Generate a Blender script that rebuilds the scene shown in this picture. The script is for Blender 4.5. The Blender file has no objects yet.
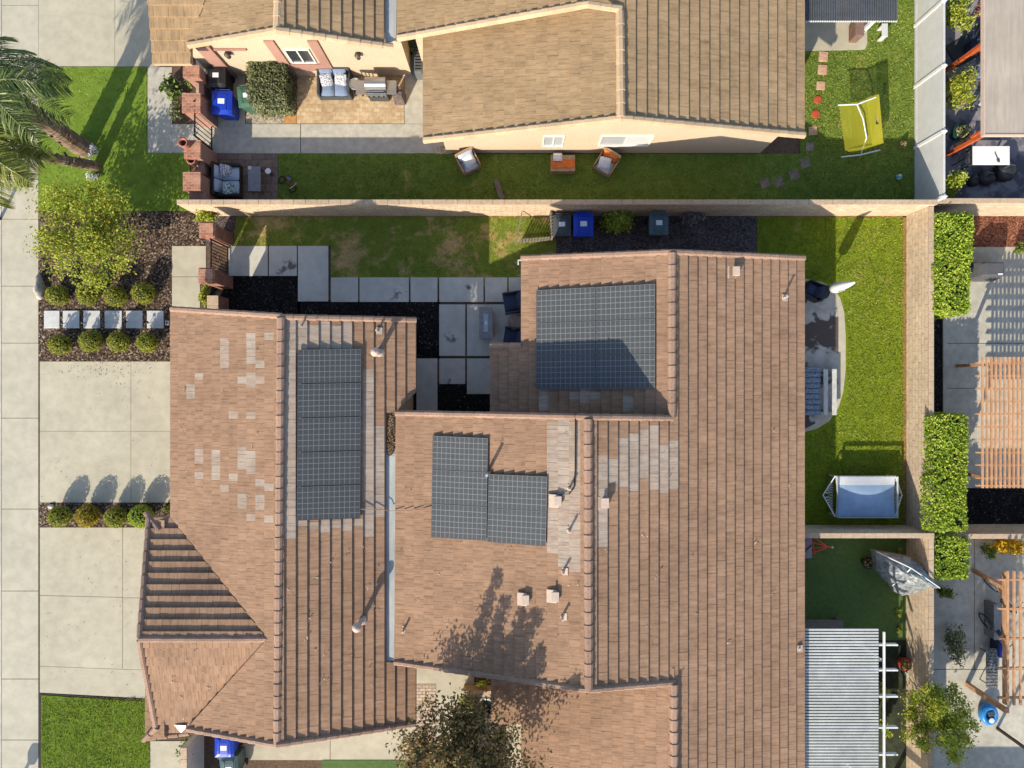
import bpy, math, random
import numpy as np
from mathutils import Vector, Matrix, noise

R = random.Random(11)
H, F = 27.0, 720.0          # drone height above the lots (m) and focal length in pixels
C = bpy.context.scene.collection
GZ = 0.0                       # ground level of the lot being built (the eastern lots lie lower)
LOW = -0.7
SUN_AZ, SUN_EL = math.radians(27), math.radians(29.5)


def P(px, py, z=0.0):
    k = (H - z) / F
    return Vector(((px - 512) * k, (384 - py) * k, z))


def lin(c):
    c /= 255.0
    return c / 12.92 if c <= 0.04045 else ((c + 0.055) / 1.055) ** 2.4


def A(r, g, b, k=0.72):
    return (lin(r) * k, lin(g) * k, lin(b) * k)


# ---------------------------------------------------------------- materials
MATS = {}


def nodes(name):
    m = bpy.data.materials.new(name)
    m.use_nodes = True
    nt = m.node_tree
    bs = nt.nodes['Principled BSDF']
    return m, nt, bs


def N(nt, kind, **kw):
    n = nt.nodes.new(kind)
    for k, v in kw.items():
        if k in n.inputs.keys():
            n.inputs[k].default_value = v
        else:
            setattr(n, k, v)
    return n


def mix(nt, fac, a, b, blend='MIX'):
    n = nt.nodes.new('ShaderNodeMix')
    n.data_type = 'RGBA'
    n.blend_type = blend
    for idx, v in ((0, fac), (6, a), (7, b)):
        if hasattr(v, 'links') or hasattr(v, 'is_linked'):
            nt.links.new(v, n.inputs[idx])
        else:
            n.inputs[idx].default_value = v if idx == 0 else (*v[:3], 1)
    return n.outputs[2]


def ramp(nt, fac, stops):
    n = nt.nodes.new('ShaderNodeValToRGB')
    cr = n.color_ramp
    while len(cr.elements) < len(stops):
        cr.elements.new(0.5)
    for e, (p, c) in zip(cr.elements, stops):
        e.position = p
        e.color = (*c[:3], 1) if hasattr(c, '__len__') else (c, c, c, 1)
    nt.links.new(fac, n.inputs[0])
    return n.outputs[0]


def noise_fac(nt, vec, scale, detail=5, rough=0.6):
    n = N(nt, 'ShaderNodeTexNoise', Scale=scale, Detail=detail, Roughness=rough)
    nt.links.new(vec, n.inputs['Vector'])
    return n.outputs['Fac']


def mat(name, c1, c2=None, scale=6, rough=0.85, bump=0.0, bscale=60, spec=0.3, metal=0.0,
        macro=0.18, stains=None, stretch=None, t=0.0, lo=0.38, hi=0.62):
    """Base colour from two colours by noise, a broad tonal drift, optional stains, optional per-face tint."""
    if name in MATS:
        return MATS[name]
    m, nt, bs = nodes(name)
    tc = nt.nodes.new('ShaderNodeTexCoord').outputs['Object']
    if stretch:
        mp = N(nt, 'ShaderNodeMapping')
        mp.inputs['Scale'].default_value = stretch
        nt.links.new(tc, mp.inputs[0])
        v = mp.outputs[0]
    else:
        v = tc
    if c2 is None:
        c2 = tuple(x * 0.82 for x in c1)
    col = mix(nt, ramp(nt, noise_fac(nt, v, scale), [(lo, 0), (hi, 1)]), c1, c2)
    if macro:
        mf = ramp(nt, noise_fac(nt, tc, 0.55, 3), [(0.3, 1 - macro), (0.7, 1 + macro * 0.4)])
        col = mix(nt, 1.0, col, mf, 'MULTIPLY')
    if stains:
        sc, sscale, a, b = stains
        col = mix(nt, ramp(nt, noise_fac(nt, tc, sscale, 6), [(a, 0), (b, 1)]), col, sc)
    if t:
        at = N(nt, 'ShaderNodeAttribute', attribute_name='t')
        sx = nt.nodes.new('ShaderNodeSeparateXYZ')
        nt.links.new(at.outputs['Vector'], sx.inputs[0])
        col = mix(nt, 1.0, col, ramp(nt, sx.outputs[0], [(0, 1 - t), (1, 1 + t)]), 'MULTIPLY')
    nt.links.new(col, bs.inputs['Base Color'])
    bs.inputs['Roughness'].default_value = rough
    bs.inputs['Metallic'].default_value = metal
    bs.inputs['Specular IOR Level'].default_value = spec
    if bump:
        b = N(nt, 'ShaderNodeBump', Strength=bump, Distance=0.03)
        nt.links.new(noise_fac(nt, v, bscale, 4), b.inputs['Height'])
        nt.links.new(b.outputs[0], bs.inputs['Normal'])
    MATS[name] = m
    return m


def tile_mat(name, c_dark, c_light, c_pale):
    m, nt, bs = nodes(name)
    uv = nt.nodes.new('ShaderNodeUVMap').outputs[0]
    mp = N(nt, 'ShaderNodeMapping')
    mp.inputs['Scale'].default_value = (17, 1.7, 1)
    nt.links.new(uv, mp.inputs[0])
    at = N(nt, 'ShaderNodeAttribute', attribute_name='t')
    sx = nt.nodes.new('ShaderNodeSeparateXYZ')
    nt.links.new(at.outputs['Vector'], sx.inputs[0])
    base = ramp(nt, sx.outputs[0], [(0, c_dark), (0.5, tuple((a + b) / 2 for a, b in zip(c_dark, c_light))), (1, c_light)])
    base = mix(nt, sx.outputs[1], base, c_pale)
    grime = ramp(nt, noise_fac(nt, nt.nodes.new('ShaderNodeTexCoord').outputs['Object'], 2.4, 8, 0.75), [(0.36, 0.82), (0.52, 1.0), (0.7, 1.06)])
    base = mix(nt, 1.0, base, grime, 'MULTIPLY')
    st = noise_fac(nt, mp.outputs[0], 1.0, 4, 0.65)
    base = mix(nt, 1.0, base, ramp(nt, st, [(0.30, 0.74), (0.5, 0.99), (0.72, 1.10)]), 'MULTIPLY')
    su = nt.nodes.new('ShaderNodeSeparateXYZ')
    nt.links.new(uv, su.inputs[0])
    mu = N(nt, 'ShaderNodeMath', operation='MULTIPLY')
    nt.links.new(su.outputs[0], mu.inputs[0])
    mu.inputs[1].default_value = 8.5
    fl = N(nt, 'ShaderNodeMath', operation='FLOOR')
    nt.links.new(mu.outputs[0], fl.inputs[0])
    wn = N(nt, 'ShaderNodeTexWhiteNoise', noise_dimensions='1D')
    nt.links.new(fl.outputs[0], wn.inputs['W'])
    base = mix(nt, 1.0, base, ramp(nt, wn.outputs['Value'], [(0, 0.92), (1, 1.06)]), 'MULTIPLY')
    drift = noise_fac(nt, nt.nodes.new('ShaderNodeTexCoord').outputs['Object'], 0.5, 5)
    base = mix(nt, 1.0, base, ramp(nt, drift, [(0.3, 0.84), (0.7, 1.10)]), 'MULTIPLY')
    nt.links.new(base, bs.inputs['Base Color'])
    bs.inputs['Roughness'].default_value = 0.9
    bs.inputs['Specular IOR Level'].default_value = 0.15
    b = N(nt, 'ShaderNodeBump', Strength=0.55, Distance=0.012)
    nt.links.new(st, b.inputs['Height'])
    nt.links.new(b.outputs[0], bs.inputs['Normal'])
    MATS[name] = m
    return m


def leaf_mat(name, stops, trans=0.35, rough=0.55):
    m, nt, bs = nodes(name)
    at = N(nt, 'ShaderNodeAttribute', attribute_name='t')
    sx = nt.nodes.new('ShaderNodeSeparateXYZ')
    nt.links.new(at.outputs['Vector'], sx.inputs[0])
    col = ramp(nt, sx.outputs[0], stops)
    nt.links.new(col, bs.inputs['Base Color'])
    bs.inputs['Roughness'].default_value = rough
    bs.inputs['Specular IOR Level'].default_value = 0.25
    tr = nt.nodes.new('ShaderNodeBsdfTranslucent')
    nt.links.new(col, tr.inputs[0])
    mx = nt.nodes.new('ShaderNodeMixShader')
    mx.inputs[0].default_value = trans
    nt.links.new(bs.outputs[0], mx.inputs[1])
    nt.links.new(tr.outputs[0], mx.inputs[2])
    nt.links.new(mx.outputs[0], nt.nodes['Material Output'].inputs[0])
    MATS[name] = m
    return m


def brick_mat(name, c1, c2, mortar, w, h, scale=1.0, msize=0.01, vertical=False, bump=0.4, offset=0.5):
    m, nt, bs = nodes(name)
    tc = nt.nodes.new('ShaderNodeTexCoord').outputs['Object']
    vec = tc
    if vertical:                                     # run the courses up a wall: (x+y, z)
        sx = nt.nodes.new('ShaderNodeSeparateXYZ')
        nt.links.new(tc, sx.inputs[0])
        ad = N(nt, 'ShaderNodeMath', operation='ADD')
        nt.links.new(sx.outputs[0], ad.inputs[0])
        nt.links.new(sx.outputs[1], ad.inputs[1])
        cb = nt.nodes.new('ShaderNodeCombineXYZ')
        nt.links.new(ad.outputs[0], cb.inputs[0])
        nt.links.new(sx.outputs[2], cb.inputs[1])
        vec = cb.outputs[0]
    b = N(nt, 'ShaderNodeTexBrick', Scale=scale)
    b.inputs['Color1'].default_value = (*c1, 1)
    b.inputs['Color2'].default_value = (*c2, 1)
    b.inputs['Mortar'].default_value = (*mortar, 1)
    b.inputs['Mortar Size'].default_value = msize
    b.inputs['Brick Width'].default_value = w
    b.inputs['Row Height'].default_value = h
    b.offset = offset
    nt.links.new(vec, b.inputs['Vector'])
    col = mix(nt, 1.0, b.outputs[0], ramp(nt, noise_fac(nt, tc, 7, 6), [(0.3, 0.75), (0.7, 1.12)]), 'MULTIPLY')
    col = mix(nt, 1.0, col, ramp(nt, noise_fac(nt, tc, 0.8, 3), [(0.3, 0.85), (0.7, 1.05)]), 'MULTIPLY')
    nt.links.new(col, bs.inputs['Base Color'])
    bs.inputs['Roughness'].default_value = 0.9
    bs.inputs['Specular IOR Level'].default_value = 0.2
    bm = N(nt, 'ShaderNodeBump', Strength=bump, Distance=0.01)
    bm.invert = True
    nt.links.new(b.outputs['Fac'], bm.inputs['Height'])
    nt.links.new(bm.outputs[0], bs.inputs['Normal'])
    MATS[name] = m
    return m


def chips_mat(name, stops, scale=28, bump=1.0):
    """Wood chips or gravel: a random shade per voronoi cell, bumpy."""
    m, nt, bs = nodes(name)
    tc = nt.nodes.new('ShaderNodeTexCoord').outputs['Object']
    v = N(nt, 'ShaderNodeTexVoronoi', Scale=scale)
    nt.links.new(tc, v.inputs['Vector'])
    sx = nt.nodes.new('ShaderNodeSeparateColor')
    nt.links.new(v.outputs['Color'], sx.inputs[0])
    col = ramp(nt, sx.outputs[0], stops)
    col = mix(nt, 1.0, col, ramp(nt, noise_fac(nt, tc, 1.3, 4), [(0.3, 0.75), (0.7, 1.1)]), 'MULTIPLY')
    nt.links.new(col, bs.inputs['Base Color'])
    bs.inputs['Roughness'].default_value = 0.95
    bs.inputs['Specular IOR Level'].default_value = 0.1
    b = N(nt, 'ShaderNodeBump', Strength=bump, Distance=0.03)
    nt.links.new(sx.outputs[1], b.inputs['Height'])
    nt.links.new(b.outputs[0], bs.inputs['Normal'])
    MATS[name] = m
    return m


def lawn_mat(name, g1, g2, dry, dry_lo, dry_hi, dscale=1.1):
    m, nt, bs = nodes(name)
    tc = nt.nodes.new('ShaderNodeTexCoord').outputs['Object']
    fine = noise_fac(nt, tc, 26, 6, 0.75)
    col = mix(nt, ramp(nt, fine, [(0.36, 0), (0.62, 1)]), g1, g2)
    patch = noise_fac(nt, tc, dscale, 6, 0.68)
    col = mix(nt, ramp(nt, patch, [(dry_lo, 0), (dry_hi, 1)]), col, dry)
    col = mix(nt, 1.0, col, ramp(nt, noise_fac(nt, tc, 2.6, 4), [(0.3, 0.74), (0.7, 1.12)]), 'MULTIPLY')
    nt.links.new(col, bs.inputs['Base Color'])
    bs.inputs['Roughness'].default_value = 0.95
    bs.inputs['Specular IOR Level'].default_value = 0.1
    b = N(nt, 'ShaderNodeBump', Strength=0.9, Distance=0.05)
    nt.links.new(noise_fac(nt, tc, 38, 5, 0.8), b.inputs['Height'])
    nt.links.new(b.outputs[0], bs.inputs['Normal'])
    MATS[name] = m
    return m


def plain(name, c, rough=0.6, metal=0.0, spec=0.4):
    return mat(name, c, tuple(x * 0.88 for x in c), scale=9, rough=rough, metal=metal, spec=spec, macro=0.0)


def solar_mat():
    m, nt, bs = nodes('solar cells')
    uv = nt.nodes.new('ShaderNodeUVMap').outputs[0]
    sx = nt.nodes.new('ShaderNodeSeparateXYZ')
    nt.links.new(uv, sx.inputs[0])
    masks = []
    for i in (0, 1):
        fr = N(nt, 'ShaderNodeMath', operation='FRACT')
        nt.links.new(sx.outputs[i], fr.inputs[0])
        ab = N(nt, 'ShaderNodeMath', operation='SUBTRACT')
        nt.links.new(fr.outputs[0], ab.inputs[0])
        ab.inputs[1].default_value = 0.5
        aa = N(nt, 'ShaderNodeMath', operation='ABSOLUTE')
        nt.links.new(ab.outputs[0], aa.inputs[0])
        gt = N(nt, 'ShaderNodeMath', operation='GREATER_THAN')
        nt.links.new(aa.outputs[0], gt.inputs[0])
        gt.inputs[1].default_value = 0.458
        masks.append(gt.outputs[0])
    mxm = N(nt, 'ShaderNodeMath', operation='MAXIMUM')
    nt.links.new(masks[0], mxm.inputs[0])
    nt.links.new(masks[1], mxm.inputs[1])
    tc = nt.nodes.new('ShaderNodeTexCoord').outputs['Object']
    cell = mix(nt, noise_fac(nt, tc, 3, 5), (0.050, 0.053, 0.054), (0.070, 0.073, 0.074))
    col = mix(nt, mxm.outputs[0], cell, (0.18, 0.19, 0.20))
    nt.links.new(col, bs.inputs['Base Color'])
    bs.inputs['Roughness'].default_value = 0.42
    bs.inputs['Specular IOR Level'].default_value = 0.2
    MATS['solar'] = m
    return m


# ---------------------------------------------------------------- mesh builder
LOC = {}


class MB:
    def __init__(s, world=False):
        s.v, s.f, s.m, s.t, s.uv, s.world = [], [], [], [], {}, world

    def add(s, verts, faces, m=0, t=None):
        i = len(s.v)
        s.v += [tuple(p) for p in verts]
        for f in faces:
            s.f.append([i + j for j in f])
            s.m.append(m)
            s.t.append(t if t else (R.random(), 0, R.random()))
        return s

    def face(s, pts, m=0, t=None, uv=None):
        s.add(pts, [range(len(pts))], m, t)
        if uv:
            s.uv[len(s.f) - 1] = uv
        return s

    def box(s, c, d, rz=0.0, m=0, taper=1.0, tilt=None):
        x, y, z = d[0] / 2, d[1] / 2, d[2] / 2
        vs = [Vector((sx * x * (taper if sz > 0 else 1), sy * y * (taper if sz > 0 else 1), sz * z))
              for sz in (-1, 1) for sx, sy in ((-1, -1), (1, -1), (1, 1), (-1, 1))]
        M = Matrix.Rotation(rz, 3, 'Z')
        if tilt:
            M = M @ Matrix.Rotation(tilt[0], 3, 'X') @ Matrix.Rotation(tilt[1], 3, 'Y')
        vs = [M @ v + Vector(c) for v in vs]
        return s.add(vs, [(3, 2, 1, 0), (4, 5, 6, 7), (0, 1, 5, 4), (1, 2, 6, 5), (2, 3, 7, 6), (3, 0, 4, 7)], m)

    def bar(s, a, b, w, h=None, m=0, roll=0.0):
        """Square bar from a to b."""
        a, b = Vector(a), Vector(b)
        h = h or w
        d = (b - a).normalized()
        up = Vector((0, 0, 1)) if abs(d.z) < 0.95 else Vector((0, 1, 0))
        x = d.cross(up).normalized()
        y = x.cross(d).normalized()
        if roll:
            Q = Matrix.Rotation(roll, 3, d)
            x, y = Q @ x, Q @ y
        vs = []
        for p in (a, b):
            for sx, sy in ((-1, -1), (1, -1), (1, 1), (-1, 1)):
                vs.append(p + x * (sx * w / 2) + y * (sy * h / 2))
        return s.add(vs, [(3, 2, 1, 0), (4, 5, 6, 7), (0, 1, 5, 4), (1, 2, 6, 5), (2, 3, 7, 6), (3, 0, 4, 7)], m)

    def tube(s, path, r, n=8, m=0, caps=True):
        pts = [Vector(p) for p in path]
        rs = r if hasattr(r, '__len__') else [r] * len(pts)
        vs, fs = [], []
        px = None
        for i, p in enumerate(pts):
            d = (pts[min(i + 1, len(pts) - 1)] - pts[max(i - 1, 0)])
            d = d.normalized() if d.length > 1e-9 else Vector((0, 0, 1))
            if px is None:
                px = d.orthogonal().normalized()
            px = (px - d * px.dot(d))
            px = px.normalized() if px.length > 1e-6 else d.orthogonal().normalized()
            py = d.cross(px)
            for k in range(n):
                a = 2 * math.pi * k / n
                vs.append(p + (px * math.cos(a) + py * math.sin(a)) * rs[i])
        for i in range(len(pts) - 1):
            for k in range(n):
                fs.append((i * n + k, i * n + (k + 1) % n, (i + 1) * n + (k + 1) % n, (i + 1) * n + k))
        if caps:
            fs.append(tuple(range(n - 1, -1, -1)))
            fs.append(tuple(range((len(pts) - 1) * n, len(pts) * n)))
        return s.add(vs, fs, m)

    def lathe(s, c, prof, n=16, m=0, sx=1.0, sy=1.0):
        vs, fs = [], []
        for r, z in prof:
            for k in range(n):
                a = 2 * math.pi * k / n
                vs.append((c[0] + r * math.cos(a) * sx, c[1] + r * math.sin(a) * sy, c[2] + z))
        for i in range(len(prof) - 1):
            for k in range(n):
                fs.append((i * n + k, i * n + (k + 1) % n, (i + 1) * n + (k + 1) % n, (i + 1) * n + k))
        fs.append(tuple(range(n - 1, -1, -1)))
        fs.append(tuple(range((len(prof) - 1) * n, len(prof) * n)))
        return s.add(vs, fs, m)

    def prism(s, poly, z0, z1, m=0):
        n = len(poly)
        z0s = z0 if hasattr(z0, '__len__') else [z0] * n
        z1s = z1 if hasattr(z1, '__len__') else [z1] * n
        ar = sum(poly[i][0] * poly[(i + 1) % n][1] - poly[(i + 1) % n][0] * poly[i][1] for i in range(n))
        idx = list(range(n)) if ar > 0 else list(range(n - 1, -1, -1))
        vs = [(poly[i][0], poly[i][1], z0s[i]) for i in idx] + [(poly[i][0], poly[i][1], z1s[i]) for i in idx]
        fs = [tuple(range(n - 1, -1, -1)), tuple(range(n, 2 * n))]
        fs += [(i, (i + 1) % n, n + (i + 1) % n, n + i) for i in range(n)]
        return s.add(vs, fs, m)

    def cushion(s, c, d, rz=0.0, m=0, tilt=None, puff=0.35, n=6):
        """A padded, rounded pillow or cushion."""
        M = Matrix.Rotation(rz, 3, 'Z')
        if tilt:
            M = M @ Matrix.Rotation(tilt[0], 3, 'X') @ Matrix.Rotation(tilt[1], 3, 'Y')
        vs, fs = [], []
        for sgn in (1, -1):
            b = len(vs)
            for i in range(n + 1):
                for j in range(n + 1):
                    u, v = i / n * 2 - 1, j / n * 2 - 1
                    e = (1 - abs(u) ** 4) * (1 - abs(v) ** 4)
                    h = d[2] / 2 * ((1 - puff) * min(1, e * 6) + puff * e)
                    shr = 1 - 0.04 * (u * u * v * v)
                    vs.append(M @ Vector((u * d[0] / 2 * shr, v * d[1] / 2 * shr, sgn * h)) + Vector(c))
            for i in range(n):
                for j in range(n):
                    q = (b + i * (n + 1) + j, b + (i + 1) * (n + 1) + j, b + (i + 1) * (n + 1) + j + 1, b + i * (n + 1) + j + 1)
                    fs.append(q if sgn > 0 else q[::-1])
        return s.add(vs, fs, m)

    def blob(s, c, r, m=0, seed=0, amp=0.15, n=14, fr=1.3):
        vs, fs = [], []
        rows = n // 2 + 1
        for i in range(rows + 1):
            th = math.pi * i / rows
            for k in range(n):
                a = 2 * math.pi * k / n
                d = Vector((math.sin(th) * math.cos(a), math.sin(th) * math.sin(a), math.cos(th)))
                q = 1 + amp * noise.noise(d * fr + Vector((seed * 7.3, 0, 0))) * 2
                vs.append((c[0] + d.x * r[0] * q, c[1] + d.y * r[1] * q, c[2] + d.z * r[2] * q))
        for i in range(rows):
            for k in range(n):
                fs.append((i * n + k, (i + 1) * n + k, (i + 1) * n + (k + 1) % n, i * n + (k + 1) % n))
        return s.add(vs, fs, m)

    def leaf(s, c, nrm, L, W, m=0, t=None, ax=None):
        nrm = Vector(nrm).normalized()
        a = ax if ax is not None else Vector((R.gauss(0, 1), R.gauss(0, 1), R.gauss(0, 1)))
        a = a - nrm * a.dot(nrm)
        a = a.normalized() if a.length > 1e-5 else nrm.orthogonal().normalized()
        b = nrm.cross(a)
        c = Vector(c)
        tip = nrm * (-0.18 * L)
        return s.add([c - a * L / 2 + tip, c + b * W / 2, c + a * L / 2 + tip, c - b * W / 2],
                     [(0, 1, 2, 3)], m, t or (R.random(), 0, R.random()))

    def build(s, name, mats, parent=None, smooth=False, bevel=0.0, seg=2):
        me = bpy.data.meshes.new(name)
        off = (0, 0, 0)
        if s.world and parent is not None:
            root = parent
            while root.parent is not None:
                root = root.parent
            off = LOC.get(root.name, (0, 0, 0))
        vs = [(v[0] - off[0], v[1] - off[1], v[2] - off[2]) for v in s.v]
        me.from_pydata(vs, [], s.f)
        for q in (mats if isinstance(mats, (list, tuple)) else [mats]):
            me.materials.append(q)
        me.polygons.foreach_set('material_index', s.m)
        at = me.attributes.new('t', 'FLOAT_VECTOR', 'FACE')
        at.data.foreach_set('vector', [x for q in s.t for x in q])
        if s.uv:
            ul = me.uv_layers.new(name='UVMap')
            for fi, uvs in s.uv.items():
                p = me.polygons[fi]
                for li, w in zip(p.loop_indices, uvs):
                    ul.data[li].uv = w
        if smooth:
            me.polygons.foreach_set('use_smooth', [True] * len(me.polygons))
        me.update()
        o = bpy.data.objects.new(name, me)
        C.objects.link(o)
        if parent is not None:
            o.parent = parent
        if bevel:
            b = o.modifiers.new('bevel', 'BEVEL')
            b.width = bevel
            b.segments = seg
            b.limit_method = 'ANGLE'
        return o


def tag(o, label, cat, group=None, kind=None):
    o['label'] = label
    o['category'] = cat
    if group:
        o['group'] = group
    if kind:
        o['kind'] = kind
    return o


def thing(name, label, cat, loc=(0, 0, 0), rz=0.0, group=None):
    o = bpy.data.objects.new(name, None)
    o.empty_display_size = 0.2
    C.objects.link(o)
    o.location = loc
    o.rotation_euler = (0, 0, rz)
    LOC[o.name] = tuple(loc)
    return tag(o, label, cat, group)


def copy_tree(o, loc=None, rz=None, label=None, parent=None):
    c = o.copy()
    C.objects.link(c)
    if parent is not None:
        c.parent = parent
    if loc is not None:
        c.location = loc
    if rz is not None:
        c.rotation_euler = (0, 0, rz)
    if label:
        c['label'] = label
    for ch in list(o.children):
        copy_tree(ch, parent=c)
    return c


def G(px, py, z=0.0):
    """Ground point of something whose top, at height z, is seen at that pixel."""
    p = P(px, py, GZ + z)
    return Vector((p.x, p.y, GZ))


def struct(name, mb, m, bevel=0.0):
    o = mb.build(name, m, bevel=bevel)
    o['kind'] = 'structure'
    return o


def flat(name, polys, z, m, z0=-0.06, bevel=0.0):
    """Ground surface: pixel polygons at ground level, given a real thickness."""
    mb = MB()
    for poly in polys:
        if len(poly) == 4 and not hasattr(poly[0], '__len__'):
            x0, y0, x1, y1 = poly
            poly = [(x0, y0), (x1, y0), (x1, y1), (x0, y1)]
        mb.prism([tuple(P(x, y, GZ))[:2] for x, y in poly], GZ + z0, GZ + z)
    return struct(name, mb, m, bevel)
# ---------------------------------------------------------------- materials in use
concrete = mat('concrete', A(200, 192, 169), A(190, 182, 160), 3, 0.9, 0.12, 90, macro=0.12, stains=(A(180, 170, 148), 1.9, 0.60, 0.80))
concrete2 = mat('side concrete', A(205, 200, 184), A(188, 182, 166), 4, 0.9, 0.15, 80, macro=0.15)
walkcrete = mat('walk concrete', A(202, 195, 175), A(191, 184, 164), 2.5, 0.9, 0.12, 90, macro=0.10, stains=(A(186, 178, 160), 1.4, 0.58, 0.8))
slabcrete = mat('slab concrete', A(222, 218, 206), A(210, 206, 195), 3, 0.9, 0.12, 80, macro=0.16, stains=(A(120, 112, 104), 1.0, 0.63, 0.68))
stained = mat('stained patio concrete', A(206, 200, 188), A(182, 176, 164), 3, 0.85, 0.1, 80, macro=0.15, stains=(A(92, 82, 76), 0.8, 0.49, 0.53))
soil = mat('soil', A(120, 95, 75), A(95, 76, 60), 9, 0.95, 0.5, 60)
asphalt = mat('asphalt', (0.05, 0.05, 0.052), (0.07, 0.07, 0.07), 40, 0.9, 0.3, 120)
bark = chips_mat('bark mulch', [(0, A(38, 31, 26)), (0.5, A(86, 71, 60)), (0.85, A(128, 107, 90)), (1, A(190, 168, 144))], 21)
blackmulch = chips_mat('black mulch', [(0, (0.004, 0.004, 0.004)), (0.90, (0.024, 0.021, 0.021)), (0.975, (0.055, 0.05, 0.045)), (1, (0.13, 0.12, 0.10))], 22)
darkmulch = chips_mat('dark brown mulch', [(0, (0.03, 0.024, 0.025)), (0.8, (0.12, 0.10, 0.098)), (1, (0.16, 0.13, 0.12))], 24)
redmulch = chips_mat('red mulch', [(0, A(90, 58, 45)), (0.7, A(150, 98, 76)), (1, A(190, 136, 110))], 24)
slate = mat('slate pavers', A(150, 146, 154), A(100, 98, 110), 1.4, 0.8, 0.4, 40, lo=0.45, hi=0.55)
gravel = chips_mat('pale gravel', [(0, A(150, 135, 115)), (1, A(230, 215, 190))], 24)
paver_tan = brick_mat('tan pavers', A(226, 200, 160), A(204, 172, 132), A(198, 172, 136), 0.22, 0.15, 1, 0.008)
paver_brown = brick_mat('brown pavers', A(160, 138, 122), A(138, 118, 106), A(110, 94, 84), 0.5, 0.3, 1, 0.012)
paver_grey = brick_mat('grey pavers', A(212, 192, 170), A(196, 176, 156), A(150, 130, 115), 0.24, 0.12, 1, 0.014)
stucco = mat('tan stucco', A(216, 194, 168), A(208, 185, 158), 14, 0.92, 0.25, 160, macro=0.08)
stucco2 = mat('beige stucco', A(206, 178, 146), A(195, 166, 134), 14, 0.92, 0.25, 160, macro=0.08)
pinktrim = mat('pink brown trim', A(182, 140, 124), A(170, 130, 115), 20, 0.9, 0.1, 100)
wallblock = brick_mat('tan block wall', A(226, 204, 176), A(218, 194, 166), A(182, 156, 130), 0.41, 0.205, 1, 0.010, vertical=True, bump=0.4)
wallcap = mat('wall cap', A(206, 182, 154), A(190, 166, 140), 10, 0.92, 0.2, 90)
redbrick = brick_mat('red brick', A(176, 124, 106), A(150, 98, 84), A(150, 116, 100), 0.22, 0.075, 1, 0.008, vertical=True, bump=0.5)
redbrick_top = brick_mat('red brick cap', A(208, 150, 122), A(168, 108, 88), A(196, 168, 146), 0.2, 0.1, 1, 0.008, bump=0.5)
tile_brown = tile_mat('brown concrete tile', A(167, 133, 107, .66), A(182, 147, 120, .66), A(188, 171, 155, .68))
tile_tan = tile_mat('tan concrete tile', A(176, 147, 112, .65), A(190, 161, 124, .65), A(200, 180, 155, .72))
trim_brown = mat('brown cap tile', A(172, 142, 122), A(156, 126, 108), 14, 0.9, 0.25, 70, t=0.10)
trim_tan = mat('tan cap tile', A(208, 180, 146), A(196, 168, 134), 14, 0.9, 0.25, 70, t=0.08)
metal_pale = mat('galvanised metal', A(196, 200, 198), A(172, 176, 174), 3, 0.75, spec=0.2, stretch=(1, .15, 1))
alu = plain('aluminium frame', (0.07, 0.075, 0.08), 0.5, 0.4)
white = plain('white paint', (0.62, 0.62, 0.60), 0.5)
vinyl = mat('white vinyl', (0.50, 0.50, 0.49), (0.46, 0.46, 0.45), 3, 0.45, macro=0.06)
cream = plain('cream flashing', A(208, 186, 168), 0.7)
darkiron = plain('black iron', (0.012, 0.012, 0.013), 0.5)
blackpl = mat('black plastic', (0.025, 0.026, 0.028), (0.018, 0.018, 0.02), 20, 0.45)
greypl = mat('dark grey plastic', (0.055, 0.062, 0.07), (0.045, 0.052, 0.06), 20, 0.5)
bluepl = mat('blue plastic', (0.010, 0.045, 0.42), (0.008, 0.035, 0.34), 12, 0.38)
greenpl = mat('green plastic', (0.055, 0.13, 0.085), (0.045, 0.11, 0.07), 12, 0.45)
tealgrey = mat('grey green plastic', (0.065, 0.11, 0.115), (0.05, 0.09, 0.1), 12, 0.45)
label_m = plain('white label', (0.62, 0.64, 0.66), 0.6)
rubber = plain('rubber', (0.015, 0.015, 0.015), 0.8)
glassd = plain('window glass', (0.035, 0.04, 0.045), 0.08, spec=0.9)
glassl = plain('window blind', (0.34, 0.36, 0.38), 0.25, spec=0.6)
wicker = mat('dark wicker', (0.05, 0.04, 0.035), (0.03, 0.024, 0.02), 60, 0.8, 0.5, 80)
greywood = mat('weathered wood', A(150, 140, 128), A(112, 102, 92), 3, 0.9, 0.3, 60, stretch=(12, 12, 1.2))
cedar = mat('cedar timber', A(216, 168, 126), A(196, 146, 106), 5, 0.8, 0.2, 60)
orangewood = mat('orange timber', A(206, 100, 50), A(176, 80, 38), 7, 0.7)
solar = solar_mat()
fab_blue = mat('slate blue cushion', A(140, 158, 185, .7), A(120, 138, 166, .7), 40, 0.9, 0.2, 200)
fab_grey = mat('grey blue cushion', A(190, 202, 218, .75), A(174, 186, 204, .75), 40, 0.9, 0.2, 200)
fab_navy = mat('navy fabric', (0.035, 0.045, 0.085), (0.025, 0.033, 0.066), 30, 0.9)
fab_white = mat('white canvas', (0.60, 0.61, 0.62), (0.55, 0.56, 0.58), 20, 0.8)
fab_orange = mat('orange cushion', A(232, 130, 60), A(206, 104, 44), 15, 0.85)
pat_grey = mat('patterned pillow', A(226, 226, 228), A(120, 126, 140), 22, 0.9, lo=0.47, hi=0.53)
pat_teal = mat('teal patterned pillow', A(214, 226, 226), A(60, 130, 130), 16, 0.9, lo=0.47, hi=0.53)
steel = mat('brushed steel', (0.42, 0.43, 0.45), (0.34, 0.35, 0.37), 5, 0.32, metal=0.85, stretch=(1, 14, 1))
terracotta = mat('terracotta', A(190, 128, 106), A(166, 104, 84), 8, 0.85)
stone = mat('stone', A(215, 208, 196), A(170, 164, 152), 4, 0.95, 0.6, 12)
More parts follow.
